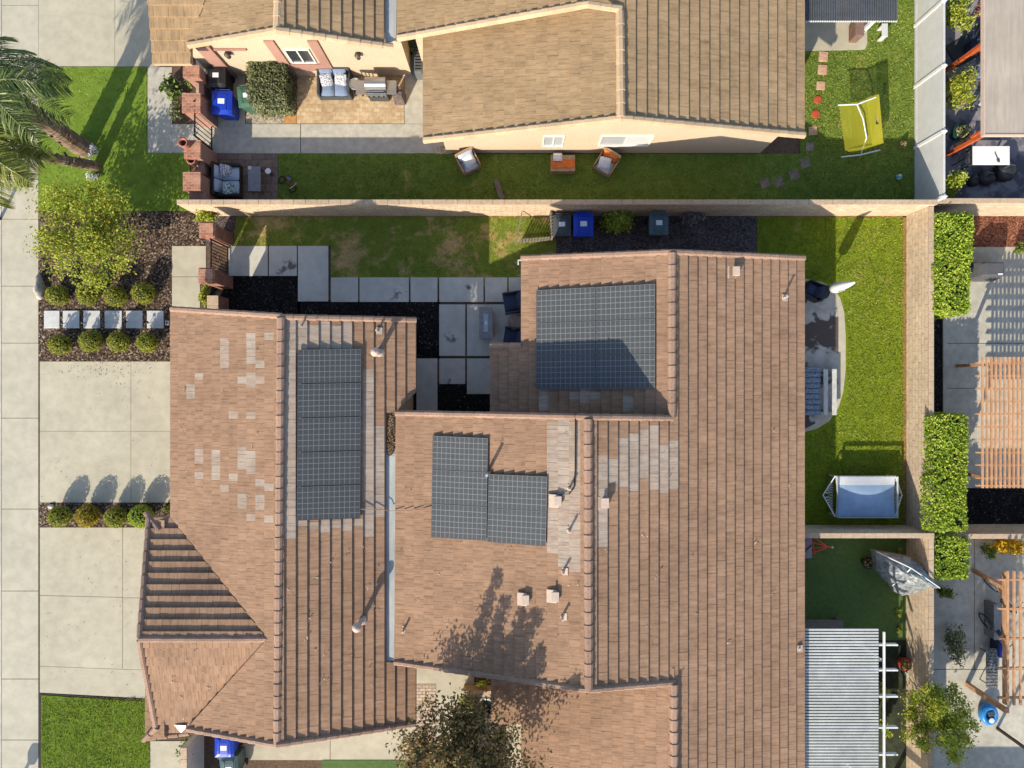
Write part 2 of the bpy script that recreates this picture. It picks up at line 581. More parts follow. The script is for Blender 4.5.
pinkstone = mat('pink stone', A(228, 186, 158), A(206, 160, 132), 8, 0.95, 0.3, 40)
redstone = mat('red stone', A(206, 96, 62), A(178, 76, 48), 8, 0.95, 0.3, 40)
greystone = mat('grey brown stone', A(168, 148, 136), A(140, 122, 112), 8, 0.95, 0.3, 40)
trunk_m = mat('tree bark', A(120, 98, 80), A(82, 64, 52), 3, 0.95, 0.8, 14, stretch=(6, 6, 1.5))
palmtrunk = mat('palm trunk', A(168, 146, 122), A(104, 84, 68), 2, 0.95, 0.8, 8, stretch=(1, 1, 9))
cover_grey = mat('grey cover fabric', (0.085, 0.088, 0.095), (0.07, 0.073, 0.08), 6, 0.7, 0.2, 30)
tarp = mat('clear plastic sheet', A(150, 156, 158), A(92, 100, 104), 7, 0.4, 0.6, 9, spec=0.5)
roofgrey = mat('taupe roofing', A(190, 178, 162), A(178, 166, 150), 2, 0.8, stretch=(6, 0.5, 1))
yellow_net = plain('yellow netting', (0.62, 0.58, 0.05), 0.7)

turf = lawn_mat('bright lawn', A(138, 164, 64), A(124, 152, 54), A(148, 168, 80), 0.62, 0.8)
lawn_front = lawn_mat('front lawn', A(128, 152, 50), A(96, 124, 36), A(182, 172, 108), 0.60, 0.78)
lawn_side = lawn_mat('side lawn', A(146, 156, 66), A(112, 132, 48), A(214, 178, 124), 0.50, 0.62, 0.7)
lawn_back = lawn_mat('back lawn', A(150, 164, 46), A(116, 138, 26), A(196, 176, 96), 0.58, 0.76)
lawn_north = lawn_mat('north lawn', A(138, 158, 74), A(108, 136, 54), A(184, 172, 98), 0.56, 0.72)
turf_dark = mat('artificial turf', A(96, 122, 62), A(84, 110, 56), 8, 0.95, 0.4, 120, macro=0.14)

leaf_box = leaf_mat('boxwood leaves', [(0, (0.08, 0.11, 0.015)), (0.5, (0.26, 0.28, 0.035)), (0.85, (0.42, 0.41, 0.06)), (1, (0.52, 0.48, 0.10))])
leaf_boxy = leaf_mat('yellowing boxwood leaves', [(0, (0.08, 0.08, 0.012)), (0.4, (0.28, 0.23, 0.02)), (0.8, (0.50, 0.36, 0.03)), (1, (0.55, 0.42, 0.08))])
leaf_hedge = leaf_mat('hedge leaves', [(0, (0.09, 0.15, 0.012)), (0.4, (0.27, 0.37, 0.03)), (0.8, (0.42, 0.50, 0.06)), (1, (0.56, 0.58, 0.12))])
leaf_tree = leaf_mat('young tree leaves', [(0, (0.11, 0.15, 0.015)), (0.4, (0.34, 0.39, 0.045)), (0.86, (0.42, 0.44, 0.06)), (0.98, (0.50, 0.40, 0.06)), (1, (0.46, 0.25, 0.04))])
leaf_bronze = leaf_mat('bronze leaves', [(0, (0.03, 0.042, 0.018)), (0.3, (0.10, 0.10, 0.03)), (0.5, (0.27, 0.19, 0.07)), (1, (0.46, 0.29, 0.13))], 0.2)
leaf_plain = leaf_mat('green leaves', [(0, (0.05, 0.09, 0.018)), (0.5, (0.16, 0.22, 0.04)), (1, (0.34, 0.38, 0.09))])
leaf_lime = leaf_mat('lime leaves', [(0, (0.09, 0.14, 0.016)), (0.5, (0.32, 0.38, 0.04)), (1, (0.55, 0.55, 0.12))])
leaf_pinkish = leaf_mat('pink leaves', [(0, (0.14, 0.06, 0.05)), (1, (0.5, 0.26, 0.24))])
leaf_yellow = leaf_mat('yellow flowers', [(0, (0.30, 0.16, 0.01)), (0.5, (0.62, 0.40, 0.02)), (1, (0.75, 0.52, 0.04))], 0.2)
leaf_olive = leaf_mat('olive leaves', [(0, (0.05, 0.07, 0.03)), (0.5, (0.18, 0.20, 0.09)), (1, (0.40, 0.40, 0.22))])
leaf_ylw = leaf_mat('variegated leaves', [(0, (0.06, 0.08, 0.03)), (0.5, (0.28, 0.28, 0.11)), (1, (0.55, 0.5, 0.26))])
leaf_twig = leaf_mat('dry twigs', [(0, (0.10, 0.085, 0.08)), (1, (0.27, 0.24, 0.22))], 0.0)
leaf_palm = leaf_mat('palm leaflets', [(0, (0.04, 0.07, 0.025)), (0.5, (0.12, 0.17, 0.05)), (0.85, (0.28, 0.32, 0.09)), (1, (0.48, 0.48, 0.22))], 0.3, 0.4)
leaf_palmy = leaf_mat('yellow palm leaflets', [(0, (0.08, 0.10, 0.02)), (0.5, (0.20, 0.23, 0.035)), (1, (0.42, 0.40, 0.12))], 0.3, 0.4)
leaf_straw = leaf_mat('dead palm fronds', [(0, (0.16, 0.11, 0.07)), (1, (0.5, 0.40, 0.28))], 0.2)
grass_m = leaf_mat('grass blades', [(0, (0.08, 0.12, 0.012)), (0.5, (0.20, 0.26, 0.03)), (0.85, (0.34, 0.36, 0.06)), (1, (0.48, 0.42, 0.17))], 0.3)
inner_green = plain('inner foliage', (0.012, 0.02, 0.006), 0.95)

# ---------------------------------------------------------------- the ground
g = MB(); g.box((0, 0, -1.1), (600, 600, 0.3)); struct('ground', g, soil)
flat('road', [(-900, -1500, -5, 2500)], -0.125, asphalt, z0=-1.0)
flat('kerb', [(-5, -1500, 1, 2500)], 0.012, mat('kerb concrete', A(226, 220, 204), A(210, 204, 190), 4), z0=-0.3)
flat('soil', [(1, -900, 908, 1800), (908, -900, 1500, 204)], -0.012, soil, z0=-1.0)
ys = [-210, -130, -62, 5, 75, 143, 219, 286, 343, 418, 509, 591, 679, 740, 812, 890, 960]
flat('sidewalk', [(1.4, a + .25, 38.3, b - .25) for a, b in zip(ys, ys[1:])], 0.0, walkcrete, bevel=0.006)
flat('driveway', [(40, 361.5, 130.8, 431), (131.2, 361.5, 216, 431), (40, 431.4, 130.8, 502.5), (131.2, 431.4, 216, 502.5),
                  [(40, 527.5), (122.4, 527.5), (122.4, 597), (40, 595)], (123, 527.5, 215, 597.5),
                  [(40, 595.6), (122.4, 597.6), (122.4, 669), (40, 666)], [(123, 598), (215, 599), (215, 672), (123, 669)],
                  [(40, 666.4), (122.4, 669.4), (215, 672.5), (215, 702), (40, 692.5)]], 0.004, concrete, bevel=0.002)
flat('driveway', [(38.6, -160, 114.7, 66.5), (115.1, -160, 160, 66.5)], 0.004, concrete, bevel=0.002)
flat('mulch_bed', [(38.5, 211.5, 172, 361), (172, 211.5, 206, 246), (39, 503, 200, 527)], 0.01, bark)
flat('lawn', [[(38.6, 67), (147, 67), (147, 153), (190, 153), (190, 211), (38.6, 211)]], 0.02, turf)
flat('lawn', [[(41.5, 695), (150, 702), (150, 860), (41.5, 860)]], 0.02, lawn_front)
flat('soil_edging', [[(39, 693), (150, 700), (150, 702.4), (42, 695.4), (42, 860), (39, 860)]], 0.006, mat('edging soil', (0.03, 0.024, 0.02)))
flat('joint_filler', [(40, 362, 214, 502), (40, 528, 214, 690), (38.8, -160, 159, 66)], -0.002, mat('joint filler', A(160, 150, 132), A(136, 128, 112), 9))
b = MB()
for i in range(230):
    if i < 120:
        px_, py_ = R.gauss(112, 30), 361 + abs(R.gauss(0, 14))
    else:
        px_, py_ = R.uniform(41, 168), R.uniform(364, 690)
    if 42 < px_ < 168 and not 500 < py_ < 530 and (py_ < 500 or px_ < 140):
        c_ = P(px_, py_, 0)
        b.leaf((c_.x, c_.y, .014), (R.gauss(0, .2), R.gauss(0, .2), 1), R.uniform(.02, .06), R.uniform(.015, .035))
tag(b.build('bark_crumbs', bark), 'dark crumbs of bark scattered over the driveway slabs', 'bark', kind='stuff')
# north house grounds
flat('path', [(147.5, 67, 172, 153), (172, 124, 300.3, 153.4), (301, 124, 446, 153.4), (404.5, 40, 446, 123.7), (196, 60, 245, 124)], 0.006, concrete2, bevel=0.005)
flat('patio', [(297, 74, 404, 123.4)], 0.012, paver_tan)
flat('patio', [(212, 154, 278, 203)], 0.012, paver_brown)
flat('gravel_bed', [(246, 105, 284, 123.5), (436, 146, 452, 156)], 0.014, gravel)
flat('mulch_bed', [(284, 74, 296.6, 123.5), (246, 74, 284, 105)], 0.013, mat('orange soil', A(214, 160, 100), A(190, 138, 84), 10))
flat('lawn', [[(278.5, 154), (800, 154), (800, -160), (914, -160), (914, 214), (278.5, 214)]], 0.02, lawn_north)
flat('patio', [[(770, -160), (867, -160), (867, 44), (865, 49), (862, 50), (770, 52)]], 0.03, concrete, bevel=0.008)
# main house, north side yard
flat('path', [(170, 246, 206, 276.5), (170, 277, 200, 312)], 0.006, concrete, bevel=0.006)
sl = [(229, 246, 268, 276), (269.2, 246, 297, 276), (298.2, 246, 328.5, 301.5), (331, 277.5, 358.3, 302), (359.7, 277.5, 409, 302),
      (410.6, 277.5, 437.5, 302), (439.3, 277.5, 483.5, 302), (485, 277.5, 507.3, 302), (508.7, 277.5, 560, 302),
      (439.3, 304.5, 465.3, 356), (467, 304.5, 560, 356), (416.5, 358.5, 437.5, 430), (439.3, 358.5, 465.3, 384), (467, 358.5, 560, 394)]
flat('path', sl, 0.035, slabcrete, bevel=0.008)
flat('lawn', [[(237, 214), (556, 214), (556, 256), (552, 290), (331, 277), (331, 246), (233, 246)]], 0.02, lawn_side)
flat('mulch_bed', [(206, 276, 300, 330), (298, 300, 440, 359), (395, 330, 418, 420), (436, 382, 560, 425)], 0.012, blackmulch)
flat('mulch_bed', [(556, 214, 757, 300), (206, 214, 237, 246)], 0.014, darkmulch)
# main house, back yard
flat('lawn', [(757, 214, 906.5, 531)], 0.02, lawn_back)
pat = [(760, 278), (806, 279), (822, 282), (833, 288), (840, 298), (844, 312), (845.5, 335), (845.5, 370), (843, 392), (838, 408), (829, 421), (816, 429), (804, 432), (760, 432)]
pin = [(760, 281), (805, 282), (820, 285), (830, 292), (836, 303), (838, 318), (838, 380), (836, 398), (830, 411), (820, 421), (806, 428), (760, 428)]
flat('patio', [pat], 0.028, concrete, bevel=0.006)
flat('patio_floor', [pin], 0.036, stained)
flat('soil_edging', [(902.5, 216, 906.5, 525), (757, 214, 906, 217.5), (238, 214, 552, 216.8)], 0.03, mat('dry edging', A(176, 132, 84), A(140, 104, 66), 14, .95, .6, 50))
flat('turf', [(757, 531, 906.5, 640)], 0.02, turf_dark)
flat('planting_bed', [(800, 640, 930, 880)], 0.018, mat('dark planting soil', (0.035, 0.045, 0.022), (0.02, 0.022, 0.014), 3, 0.95, 0.5, 30))
# eastern lots, lower than the boundary wall's west side
GZ = LOW
flat('soil', [(925, -900, 2400, 1800)], -0.012, soil, z0=-0.35)
GZ = 0.0
flat('paving', [(915, -160, 1140, 203)], 0.0, slate)
GZ = LOW
flat('mulch_bed', [(925, 212, 1130, 247)], 0.012, redmulch)
flat('mulch_bed', [(925, 247, 942, 488), (925, 488, 1130, 526)], 0.012, blackmulch)
flat('patio', [(947, 247, 1130, 343), (947, 343.6, 1130, 388), (947, 388.6, 1130, 488)], 0.01, concrete2, bevel=0.004)
flat('kerb', [(942.5, 300, 946.6, 420)], 0.05, concrete2)
flat('patio', [(925, 526, 974, 669), (974.6, 533, 1130, 669), (925, 669.6, 1130, 860)], 0.01, concrete2, bevel=0.004)
GZ = 0.0
# south strip
flat('path', [(146, 741, 188, 860), (188, 744, 196, 860)], 0.006, concrete, bevel=0.006)
flat('path', [(222, 725, 330, 760), (330.5, 725, 416, 760), (416, 650, 474, 748), (506, 690, 540, 800)], 0.006, concrete, bevel=0.006)
flat('patio', [(416.5, 684, 436, 742)], 0.016, paver_grey)
flat('lawn', [(322, 760, 420, 880)], 0.02, turf_dark)
flat('mulch_bed', [(474, 650, 506, 860), (420, 760, 474, 860)], 0.012, darkmulch)


# ---------------------------------------------------------------- roofs
def on_plane(pl, px, py, up=0.0):
    c, gx, gy = pl
    c += up
    s = gx * (px - 512) / F + gy * (384 - py) / F
    z = (c + H * s) / (1 + s)
    return P(px, py, z)


def clip(poly, a, b):
    """Keep the part of a 2D polygon left of a->b."""
    out = []
    ex, ey = b[0] - a[0], b[1] - a[1]
    side = [ex * (p[1] - a[1]) - ey * (p[0] - a[0]) for p in poly]
    for i in range(len(poly)):
        j = (i + 1) % len(poly)
        if side[i] >= 0:
            out.append(poly[i])
        if (side[i] > 1e-9 and side[j] < -1e-9) or (side[i] < -1e-9 and side[j] > 1e-9):
            t = side[i] / (side[i] - side[j])
            out.append((poly[i][0] + t * (poly[j][0] - poly[i][0]), poly[i][1] + t * (poly[j][1] - poly[i][1])))
    return out


def area(p):
    return sum(p[i][0] * p[(i + 1) % len(p)][1] - p[(i + 1) % len(p)][0] * p[i][1] for i in range(len(p))) / 2


def inside(poly, x, y):
    c = False
    for i in range(len(poly)):
        (x1, y1), (x2, y2) = poly[i], poly[i - 1]
        if (y1 > y) != (y2 > y) and x < (x2 - x1) * (y - y1) / (y2 - y1) + x1:
            c = not c
    return c


def to_px(v):
    k = F / (H - v[2])
    return 512 + v[0] * k, 384 - v[1] * k


def tiles(mb, pl, pix, expo=0.35, tw=0.25, thick=0.065, pale=(), ve=None, deck=0.14, pale_p=1.0, phase=0.0):
    """Concrete tiles laid course by course on a roof plane; the region is a convex pixel polygon."""
    c, gx, gy = pl
    sl = math.hypot(gx, gy)
    dx, dy = -gx / sl, -gy / sl                      # downhill in plan
    ux, uy = -dy, dx
    cs = 1 / math.sqrt(1 + sl * sl)
    e = expo * cs
    w3 = [on_plane(pl, *p) for p in pix]
    uv = [(p.x * ux + p.y * uy, p.x * dx + p.y * dy) for p in w3]
    if area(uv) < 0:
        uv = uv[::-1]
    if ve is None:
        ve = max(q[1] for q in uv)
    zof = lambda x, y: c + gx * x + gy * y

    def w(u, v, up):
        x, y = u * ux + v * dx, u * uy + v * dy
        return (x, y, zof(x, y) + up)
    flat_poly = [(q[0] * ux + q[1] * dx, q[0] * uy + q[1] * dy) for q in uv]
    zs = [zof(*q) for q in flat_poly]
    mb.prism(flat_poly, [z - deck for z in zs], [z - 0.006 for z in zs], 1)
    umin, umax = min(q[0] for q in uv), max(q[0] for q in uv)
    vmin = min(q[1] for q in uv)
    nk = int((ve - vmin) / e) + 2
    for k in range(nk):
        v1 = ve - k * e
        v0 = v1 - e
        sh = (0.5 * tw if k % 2 else 0) + phase
        strip = clip(clip(uv, (umax, v0), (umin, v0))[::1] if False else clip(uv, (umin - 1, v0), (umax + 1, v0)), (umax + 1, v1), (umin - 1, v1))
        if len(strip) < 3 or abs(area(strip)) < 1e-4:
            continue
        a = min(q[0] for q in strip)
        b = max(q[0] for q in strip)
        i0 = int(math.floor((a - sh) / tw))
        i1 = int(math.ceil((b - sh) / tw))
        for i in range(i0, i1):
            ua, ub = i * tw + sh + 0.003, (i + 1) * tw + sh - 0.003
            q = clip(clip(strip, (ua, v1), (ua, v0)), (ub, v0), (ub, v1))
            if len(q) < 3 or area(q) < 4e-4:
                continue
            rr = random.Random(hash((round(ua * 100), k, round(c * 50))) & 0xffffff)
            jit = rr.random() * 0.007
            tone = min(1, max(0, rr.gauss(0.5, 0.085)))
            cx = w((ua + ub) / 2, (v0 + v1) / 2, 0)
            pc = to_px(cx)
            cls = 0.0
            for pp in pale:
                if inside(pp, *pc) and rr.random() < pale_p:
                    cls = 0.7 + 0.3 * rr.random()
            t = (tone, cls, rr.random())
            lift = lambda v: thick * (v - v0) / e + jit
            so = rr.random() * 50
            mb.face([w(p[0], p[1], lift(p[1])) for p in q], 0, t, [(p[0] + so, p[1]) for p in q])
            for j in range(len(q)):
                p1, p2 = q[j], q[(j + 1) % len(q)]
                if abs(p1[1] - v1) < 1e-6 and abs(p2[1] - v1) < 1e-6:
                    mb.face([w(p1[0], p1[1], lift(v1)), w(p1[0], p1[1], -0.004), w(p2[0], p2[1], -0.004), w(p2[0], p2[1], lift(v1))], 0, t,
                            [(p1[0] + so, p1[1]), (p1[0] + so, p1[1] + .03), (p2[0] + so, p2[1] + .03), (p2[0] + so, p2[1])])
    return mb


def caps(mb, a, b, w=0.26, h=0.1, step=0.36, m=0, lap=0.02, seat=0.03):
    """A run of overlapping cap tiles from a to b (a ridge, hip or rake)."""
    a, b = Vector(a), Vector(b)
    L = (b - a).length
    n = max(1, round(L / step))
    d = (b - a) / L
    x = d.cross(Vector((0, 0, 1))).normalized()
    y = x.cross(d).normalized()
    prof = [(-0.5, 0), (-0.42, 0.55), (-0.2, 0.95), (0.2, 0.95), (0.42, 0.55), (0.5, 0)]
    for i in range(n):
        s0 = a + d * (L * i / n)
        s1 = a + d * (L * (i + 1) / n + 0.03)
        vs = []
        for p, up, ww in ((s0, lap + 0.012 * R.random(), 1.06), (s1, 0, 0.94)):
            for q in prof:
                vs.append(p + x * (q[0] * w * ww) + y * (q[1] * h + up - seat))
        fs = [(j, j + 1, 7 + j, 6 + j) for j in range(5)] + [tuple(range(5, -1, -1)), tuple(range(6, 12))]
        mb.add(vs, fs, m, (R.random(), 0, R.random()))
    return mb


def gable_body(mb, x0, x1, xr, z0, z1, zr, y0, y1, m=0):
    """House body with a gable at both y ends."""
    vs = []
    for y in (y0, y1):
        vs += [(x0, y, 0), (x1, y, 0), (x1, y, z1), (xr, y, zr), (x0, y, z0)]
    mb.add(vs, [(0, 1, 2, 3, 4), (9, 8, 7, 6, 5), (0, 5, 6, 1), (1, 6, 7, 2), (2, 7, 8, 3), (3, 8, 9, 4), (4, 9, 5, 0)], m)


# planes z = c + gx*x + gy*y
A_w = (2.9 + .371 * 11.414, .371, 0)
A_e = (2.9 - .385 * 3.213, -.385, 0)
B_w = (5.606 - .385 * 2.258, .385, 0)
E_ = (2.9 + .36 * 9.774, -.36, 0)
C_w = (4.629 - .36 * 4.971, .36, 0)
G_n = (4.2 - .37 * 8.043, 0, -.37)
G_s = (4.2 + .37 * 8.043, 0, .37)
SK = (2.75 + .37 * 12.33, .37, 0)
NE_w = (5.244 - .36 * 3.263, .36, 0)
NG_s = (4.2 - .37 * 14.4, 0, .37)


def pq(zx, zy, zoom, rects):
    """Pale tile rectangles read off an enlarged crop: its origin, its factor and boxes in it."""
    return [[(zx + x0 / zoom, zy + y0 / zoom), (zx + x1 / zoom, zy + y0 / zoom), (zx + x1 / zoom, zy + y1 / zoom), (zx + x0 / zoom, zy + y1 / zoom)] for x0, y0, x1, y1 in rects]


pale_a = pq(180, 190, 4, [(166, 592, 202, 710), (272, 572, 308, 690), (308, 675, 345, 705), (345, 567, 382, 607), (64, 728, 100, 770), (272, 735, 310, 770), (238, 752, 348, 775)])
pale_a += pq(0, 360, 4, [(783, 48, 818, 88), (752, 108, 786, 146), (886, 0, 922, 30), (958, 70, 996, 110), (994, 52, 1030, 90), (924, 206, 960, 248), (994, 212, 1030, 252),
                         (784, 362, 820, 402), (854, 366, 890, 478), (960, 350, 996, 428), (994, 374, 1030, 450), (786, 440, 820, 478), (924, 446, 960, 488), (890, 504, 924, 542), (958, 548, 994, 588), (994, 612, 1030, 650)])
pale_a += pq(200, 360, 4, [(88, 0, 122, 30), (196, 0, 265, 28), (158, 72, 268, 110), (196, 52, 230, 75), (124, 208, 160, 248), (192, 212, 230, 252), (160, 350, 196, 428), (194, 374, 232, 450),
                           (230, 474, 266, 512), (268, 496, 302, 534), (158, 548, 194, 588), (230, 552, 268, 596), (192, 610, 230, 652), (268, 615, 302, 655)])
pale_ae = [[(284, 317), (297, 317), (296, 540), (285, 540)], [(297, 322), (352, 322), (352, 350), (297, 350)], [(361, 372), (373, 372), (373, 538), (361, 538)], [(297, 520), (360, 518), (360, 528), (297, 530)], [(374, 425), (385, 425), (385, 520), (374, 520)]]
pale_b = [[(552, 420), (584, 420), (584, 568), (562, 568), (562, 557), (551, 557)]]
pale_e = [[(593, 452), (602, 452), (602, 545), (593, 545)], [(603, 455), (613, 455), (613, 486), (603, 486)], [(613, 448), (622, 448), (622, 488), (613, 488)], [(622, 434), (633, 434), (633, 485), (622, 485)],
          [(633, 437), (643, 437), (643, 488), (633, 488)], [(643, 432), (653, 432), (653, 482), (643, 482)], [(653, 427), (663, 427), (663, 488), (653, 488)], [(663, 442), (673, 442), (673, 492), (663, 492)], [(623, 528), (632, 528), (632, 538), (623, 538)]]
pale_c = [[(541, 390), (552, 390), (552, 410), (541, 410)], [(585, 389), (597, 389), (597, 401), (585, 401)], [(619, 396), (631, 396), (631, 413), (619, 413)], [(573, 390), (584, 390), (584, 396), (573, 396)]]
pale_d = []

house = thing('house', 'large single storey house with brown tile roofs, solar panels and several gables, in the centre', 'house', (0, -4, 0))
wl = MB(True)
gable_body(wl, -10.9, -3.7, -7.235, 2.72, 2.72, 4.22, -10.9, 1.75)
gable_body(wl, -3.3, 9.3, 2.258, 3.1, 2.72, 5.3, -8.65, -1.45)
gable_body(wl, 0.75, 9.3, 4.971, 2.8, 2.72, 4.3, -1.45, 3.8)
gable_body(wl, 0.75, 9.3, 4.971, 2.8, 2.72, 4.3, -16, -8.66)
wl.add([(-11.0, -11.0, 0), (-11.0, -4.9, 0), (-11.0, -4.9, 2.62), (-11.0, -8.04, 3.85), (-11.0, -11.0, 2.62),
        (-8, -11.0, 0), (-8, -4.9, 0), (-8, -4.9, 2.62), (-8, -8.04, 3.85), (-8, -11.0, 2.62)],
       [(4, 3, 2, 1, 0), (5, 6, 7, 8, 9), (0, 5, 9, 4), (1, 2, 7, 6), (2, 3, 8, 7), (3, 4, 9, 8)])
wl.build('wall', stucco2, house)

ra = MB(True)
veA, veAe = 11.414, -3.213
tiles(ra, A_w, [(171, 308), (281, 317), (280.5, 638), (268, 638), (171, 517)], ve=veA, pale=pale_a)
tiles(ra, A_w, [(268, 638), (280.5, 638), (277, 745), (187, 728)], ve=veA, pale=pale_a)
tiles(ra, A_e, [(281, 317), (416, 320), (416, 392), (396, 413), (281, 413)], ve=veAe, pale=pale_ae)
tiles(ra, A_e, [(281, 413), (386, 413), (386, 662), (280, 662)], ve=veAe, pale=pale_ae)
tiles(ra, A_e, [(280, 662), (416, 662), (416, 724), (277, 745)], ve=veAe)
roof_a = ra.build('roof', [tile_brown, trim_brown], house)
rb = MB(True)
tiles(rb, B_w, [(396, 413), (588, 418), (589, 690), (394, 662)], ve=3.84, pale=pale_b, deck=0.10)
veE = 9.774
tiles(rb, E_, [(672, 252), (804, 258), (804, 418), (672, 418)], ve=veE, pale=pale_e)
tiles(rb, E_, [(588, 418), (804, 418), (804, 682), (675, 682), (589, 690)], ve=veE, pale=pale_e)
tiles(rb, E_, [(675, 682), (804, 682), (804, 840), (675, 840)], ve=veE)
roof_b = rb.build('roof', [tile_brown, trim_brown], house)
rc = MB(True)
tiles(rc, C_w, [(521, 258), (672, 252), (672, 425), (521, 425)], ve=0.76, pale=pale_c, deck=0.1)
tiles(rc, C_w, [(490, 345), (521, 345), (521, 425), (490, 425)], ve=0.76, deck=0.1)
roof_c = rc.build('roof', [tile_brown, trim_brown], house)
rd = MB(True)
tiles(rd, C_w, [(521, 668), (674, 668), (674, 840), (521, 840)], ve=0.76, deck=0.1)
tiles(rd, C_w, [(491, 668), (521, 668), (521, 724), (491, 724)], ve=0.76, deck=0.1)
roof_d = rd.build('roof', [tile_brown, trim_brown], house)
rg = MB(True)
tiles(rg, G_n, [(149, 517), (171, 517), (268, 638), (139, 637.5)], expo=0.36, thick=0.085)
tiles(rg, G_s, [(139, 640), (268, 639), (187, 732), (156, 732)])
roof_g = rg.build('roof', [tile_brown, trim_brown], house)
rs = MB(True)
tiles(rs, SK, [(146, 520), (165, 520), (165, 738), (146, 738)], deck=0.1)
roof_s = rs.build('roof', [tile_brown, trim_brown], house)


def ridge(parent, runs, m, name='ridge_cap', **kw):
    for a, b in runs:
        caps(mb_ := MB(True), a, b, **kw).build(name, m, parent)


up = 0.035
ridge(roof_a, [(on_plane(A_w, 281, 318, up), on_plane(A_w, 277.5, 744, up))], trim_brown, w=0.27, h=0.13, step=0.38)
ridge(roof_b, [(on_plane(B_w, 588, 419, up), on_plane(B_w, 588.7, 689, up))], trim_brown, w=0.27, h=0.13, step=0.38)
ridge(roof_c, [(on_plane(C_w, 672, 253, up), on_plane(C_w, 672, 416, up))], trim_brown, w=0.27, h=0.13, step=0.38)
ridge(roof_d, [(on_plane(C_w, 674, 684, up), on_plane(C_w, 674, 838, up))], trim_brown, w=0.27, h=0.13, step=0.38)
ridge(roof_g, [(on_plane(G_s, 139, 639.3, up), on_plane(G_s, 267, 639.3, up))], trim_brown, w=0.2, h=0.1)
rk = dict(name='rake_trim', w=0.20, h=0.11, step=0.36, lap=0.015)
rp = lambda pl, a, b: (on_plane(pl, *b, 0.03), on_plane(pl, *a, 0.03))
ridge(roof_a, [rp(A_w, (281, 316), (171.5, 309)), rp(A_e, (281, 317), (416, 320)), rp(A_w, (277, 745), (188, 729)), rp(A_e, (277, 745), (416, 724))], trim_brown, **rk)
ridge(roof_b, [rp(B_w, (588, 417), (396, 413)), rp(E_, (588, 417), (673, 418)), rp(B_w, (589, 690), (395, 662)), rp(E_, (589, 690), (675, 682.5)), rp(E_, (672, 252), (804, 258))], trim_brown, **rk)
ridge(roof_c, [rp(C_w, (672, 252), (521.5, 258)), rp(C_w, (521, 345.5), (490.5, 345.5))], trim_brown, **rk)
ridge(roof_g, [rp(G_n, (139.5, 637), (149, 518)), rp(G_s, (139.5, 641), (156, 727))], trim_brown, **rk)
ridge(roof_s, [(on_plane(SK, 160, 531, .06), on_plane(SK, 146, 513, .06)), (on_plane(SK, 157, 727, .06), on_plane(SK, 144, 740, .06))], trim_brown, name='hip_cap', w=0.2, h=0.11)
ridge(roof_g, [(on_plane(G_s, 189, 733.5, .02), on_plane(G_s, 146, 739, .02))], trim_brown, name='eave_trim', w=0.16, h=0.06)

# windblown leaves and pale scuffs lying on the tiles
for ro, pl, (x0, y0, x1, y1), n in ((roof_a, A_w, (180, 325, 275, 500), 16), (roof_a, A_e, (290, 540, 380, 690), 22), (roof_b, B_w, (400, 425, 580, 650), 34), (roof_b, E_, (600, 430, 795, 670), 26), (roof_g, G_s, (160, 650, 230, 720), 12)):
    b = MB(True)
    for i in range(n):
        q = on_plane(pl, R.uniform(x0, x1), R.uniform(y0, y1), 0.085)
        for k in range(R.randint(1, 3)):
            b.leaf(q + Vector((R.gauss(0, .05), R.gauss(0, .05), 0)), (R.gauss(0, .2), R.gauss(0, .2), 1), R.uniform(.05, .13), R.uniform(.02, .04))
    o = b.build('leaf_litter', leaf_mat('pale litter', [(0, (0.12, 0.07, 0.04)), (0.4, (0.34, 0.25, 0.17)), (1, (0.5, 0.42, 0.34))], 0.1) if 'pale litter' not in MATS else MATS['pale litter'], ro)
    o['kind'] = 'stuff'
# valley flashing between the two wings, and the debris lying in it
vf = MB(True)
a0, a1, b0, b1 = P(384.5, 449, 3.2), P(384.5, 663, 3.2), P(396.5, 449, 3.17), P(396.5, 660, 3.17)
vf.prism([a0.xy, b0.xy, b1.xy, a1.xy], 3.05, [3.19, 3.16, 3.16, 3.19])
vf.build('valley_flashing', metal_pale, roof_a)
lf = MB(True)
for i in range(420):
    yy = R.uniform(412, 456)
    xx = R.gauss(391, 2.4)
    if abs(xx - 391) < 5 and (yy > 418 or R.random() < .5):
        lf.leaf(P(xx, yy, 3.2 + R.random() * 0.05), (R.gauss(0, .5), R.gauss(0, .5), 1), 0.07, 0.045)
lo_ = lf.build('leaf_litter', leaf_mat('dry litter', [(0, (0.10, 0.06, 0.03)), (1, (0.34, 0.23, 0.13))], 0.1), roof_a)
lo_['kind'] = 'stuff'


def vent_box(parent, pl, px, py, name='roof_vent', s=1.0):
    o = on_plane(pl, px, py)
    b = MB(True)
    b.box((o.x, o.y, o.z + 0.10), (0.2 * s, 0.27 * s, 0.22), m=0, taper=0.86)
    b.box((o.x - .02, o.y, o.z + 0.21), (0.23 * s, 0.30 * s, 0.05), m=0)
    b.box((o.x - .12, o.y - .02, o.z + 0.06), (0.32 * s, 0.40 * s, 0.03), m=0, tilt=(0, -math.atan(pl[1])))
    b.build(name, cream, parent, bevel=0.012)


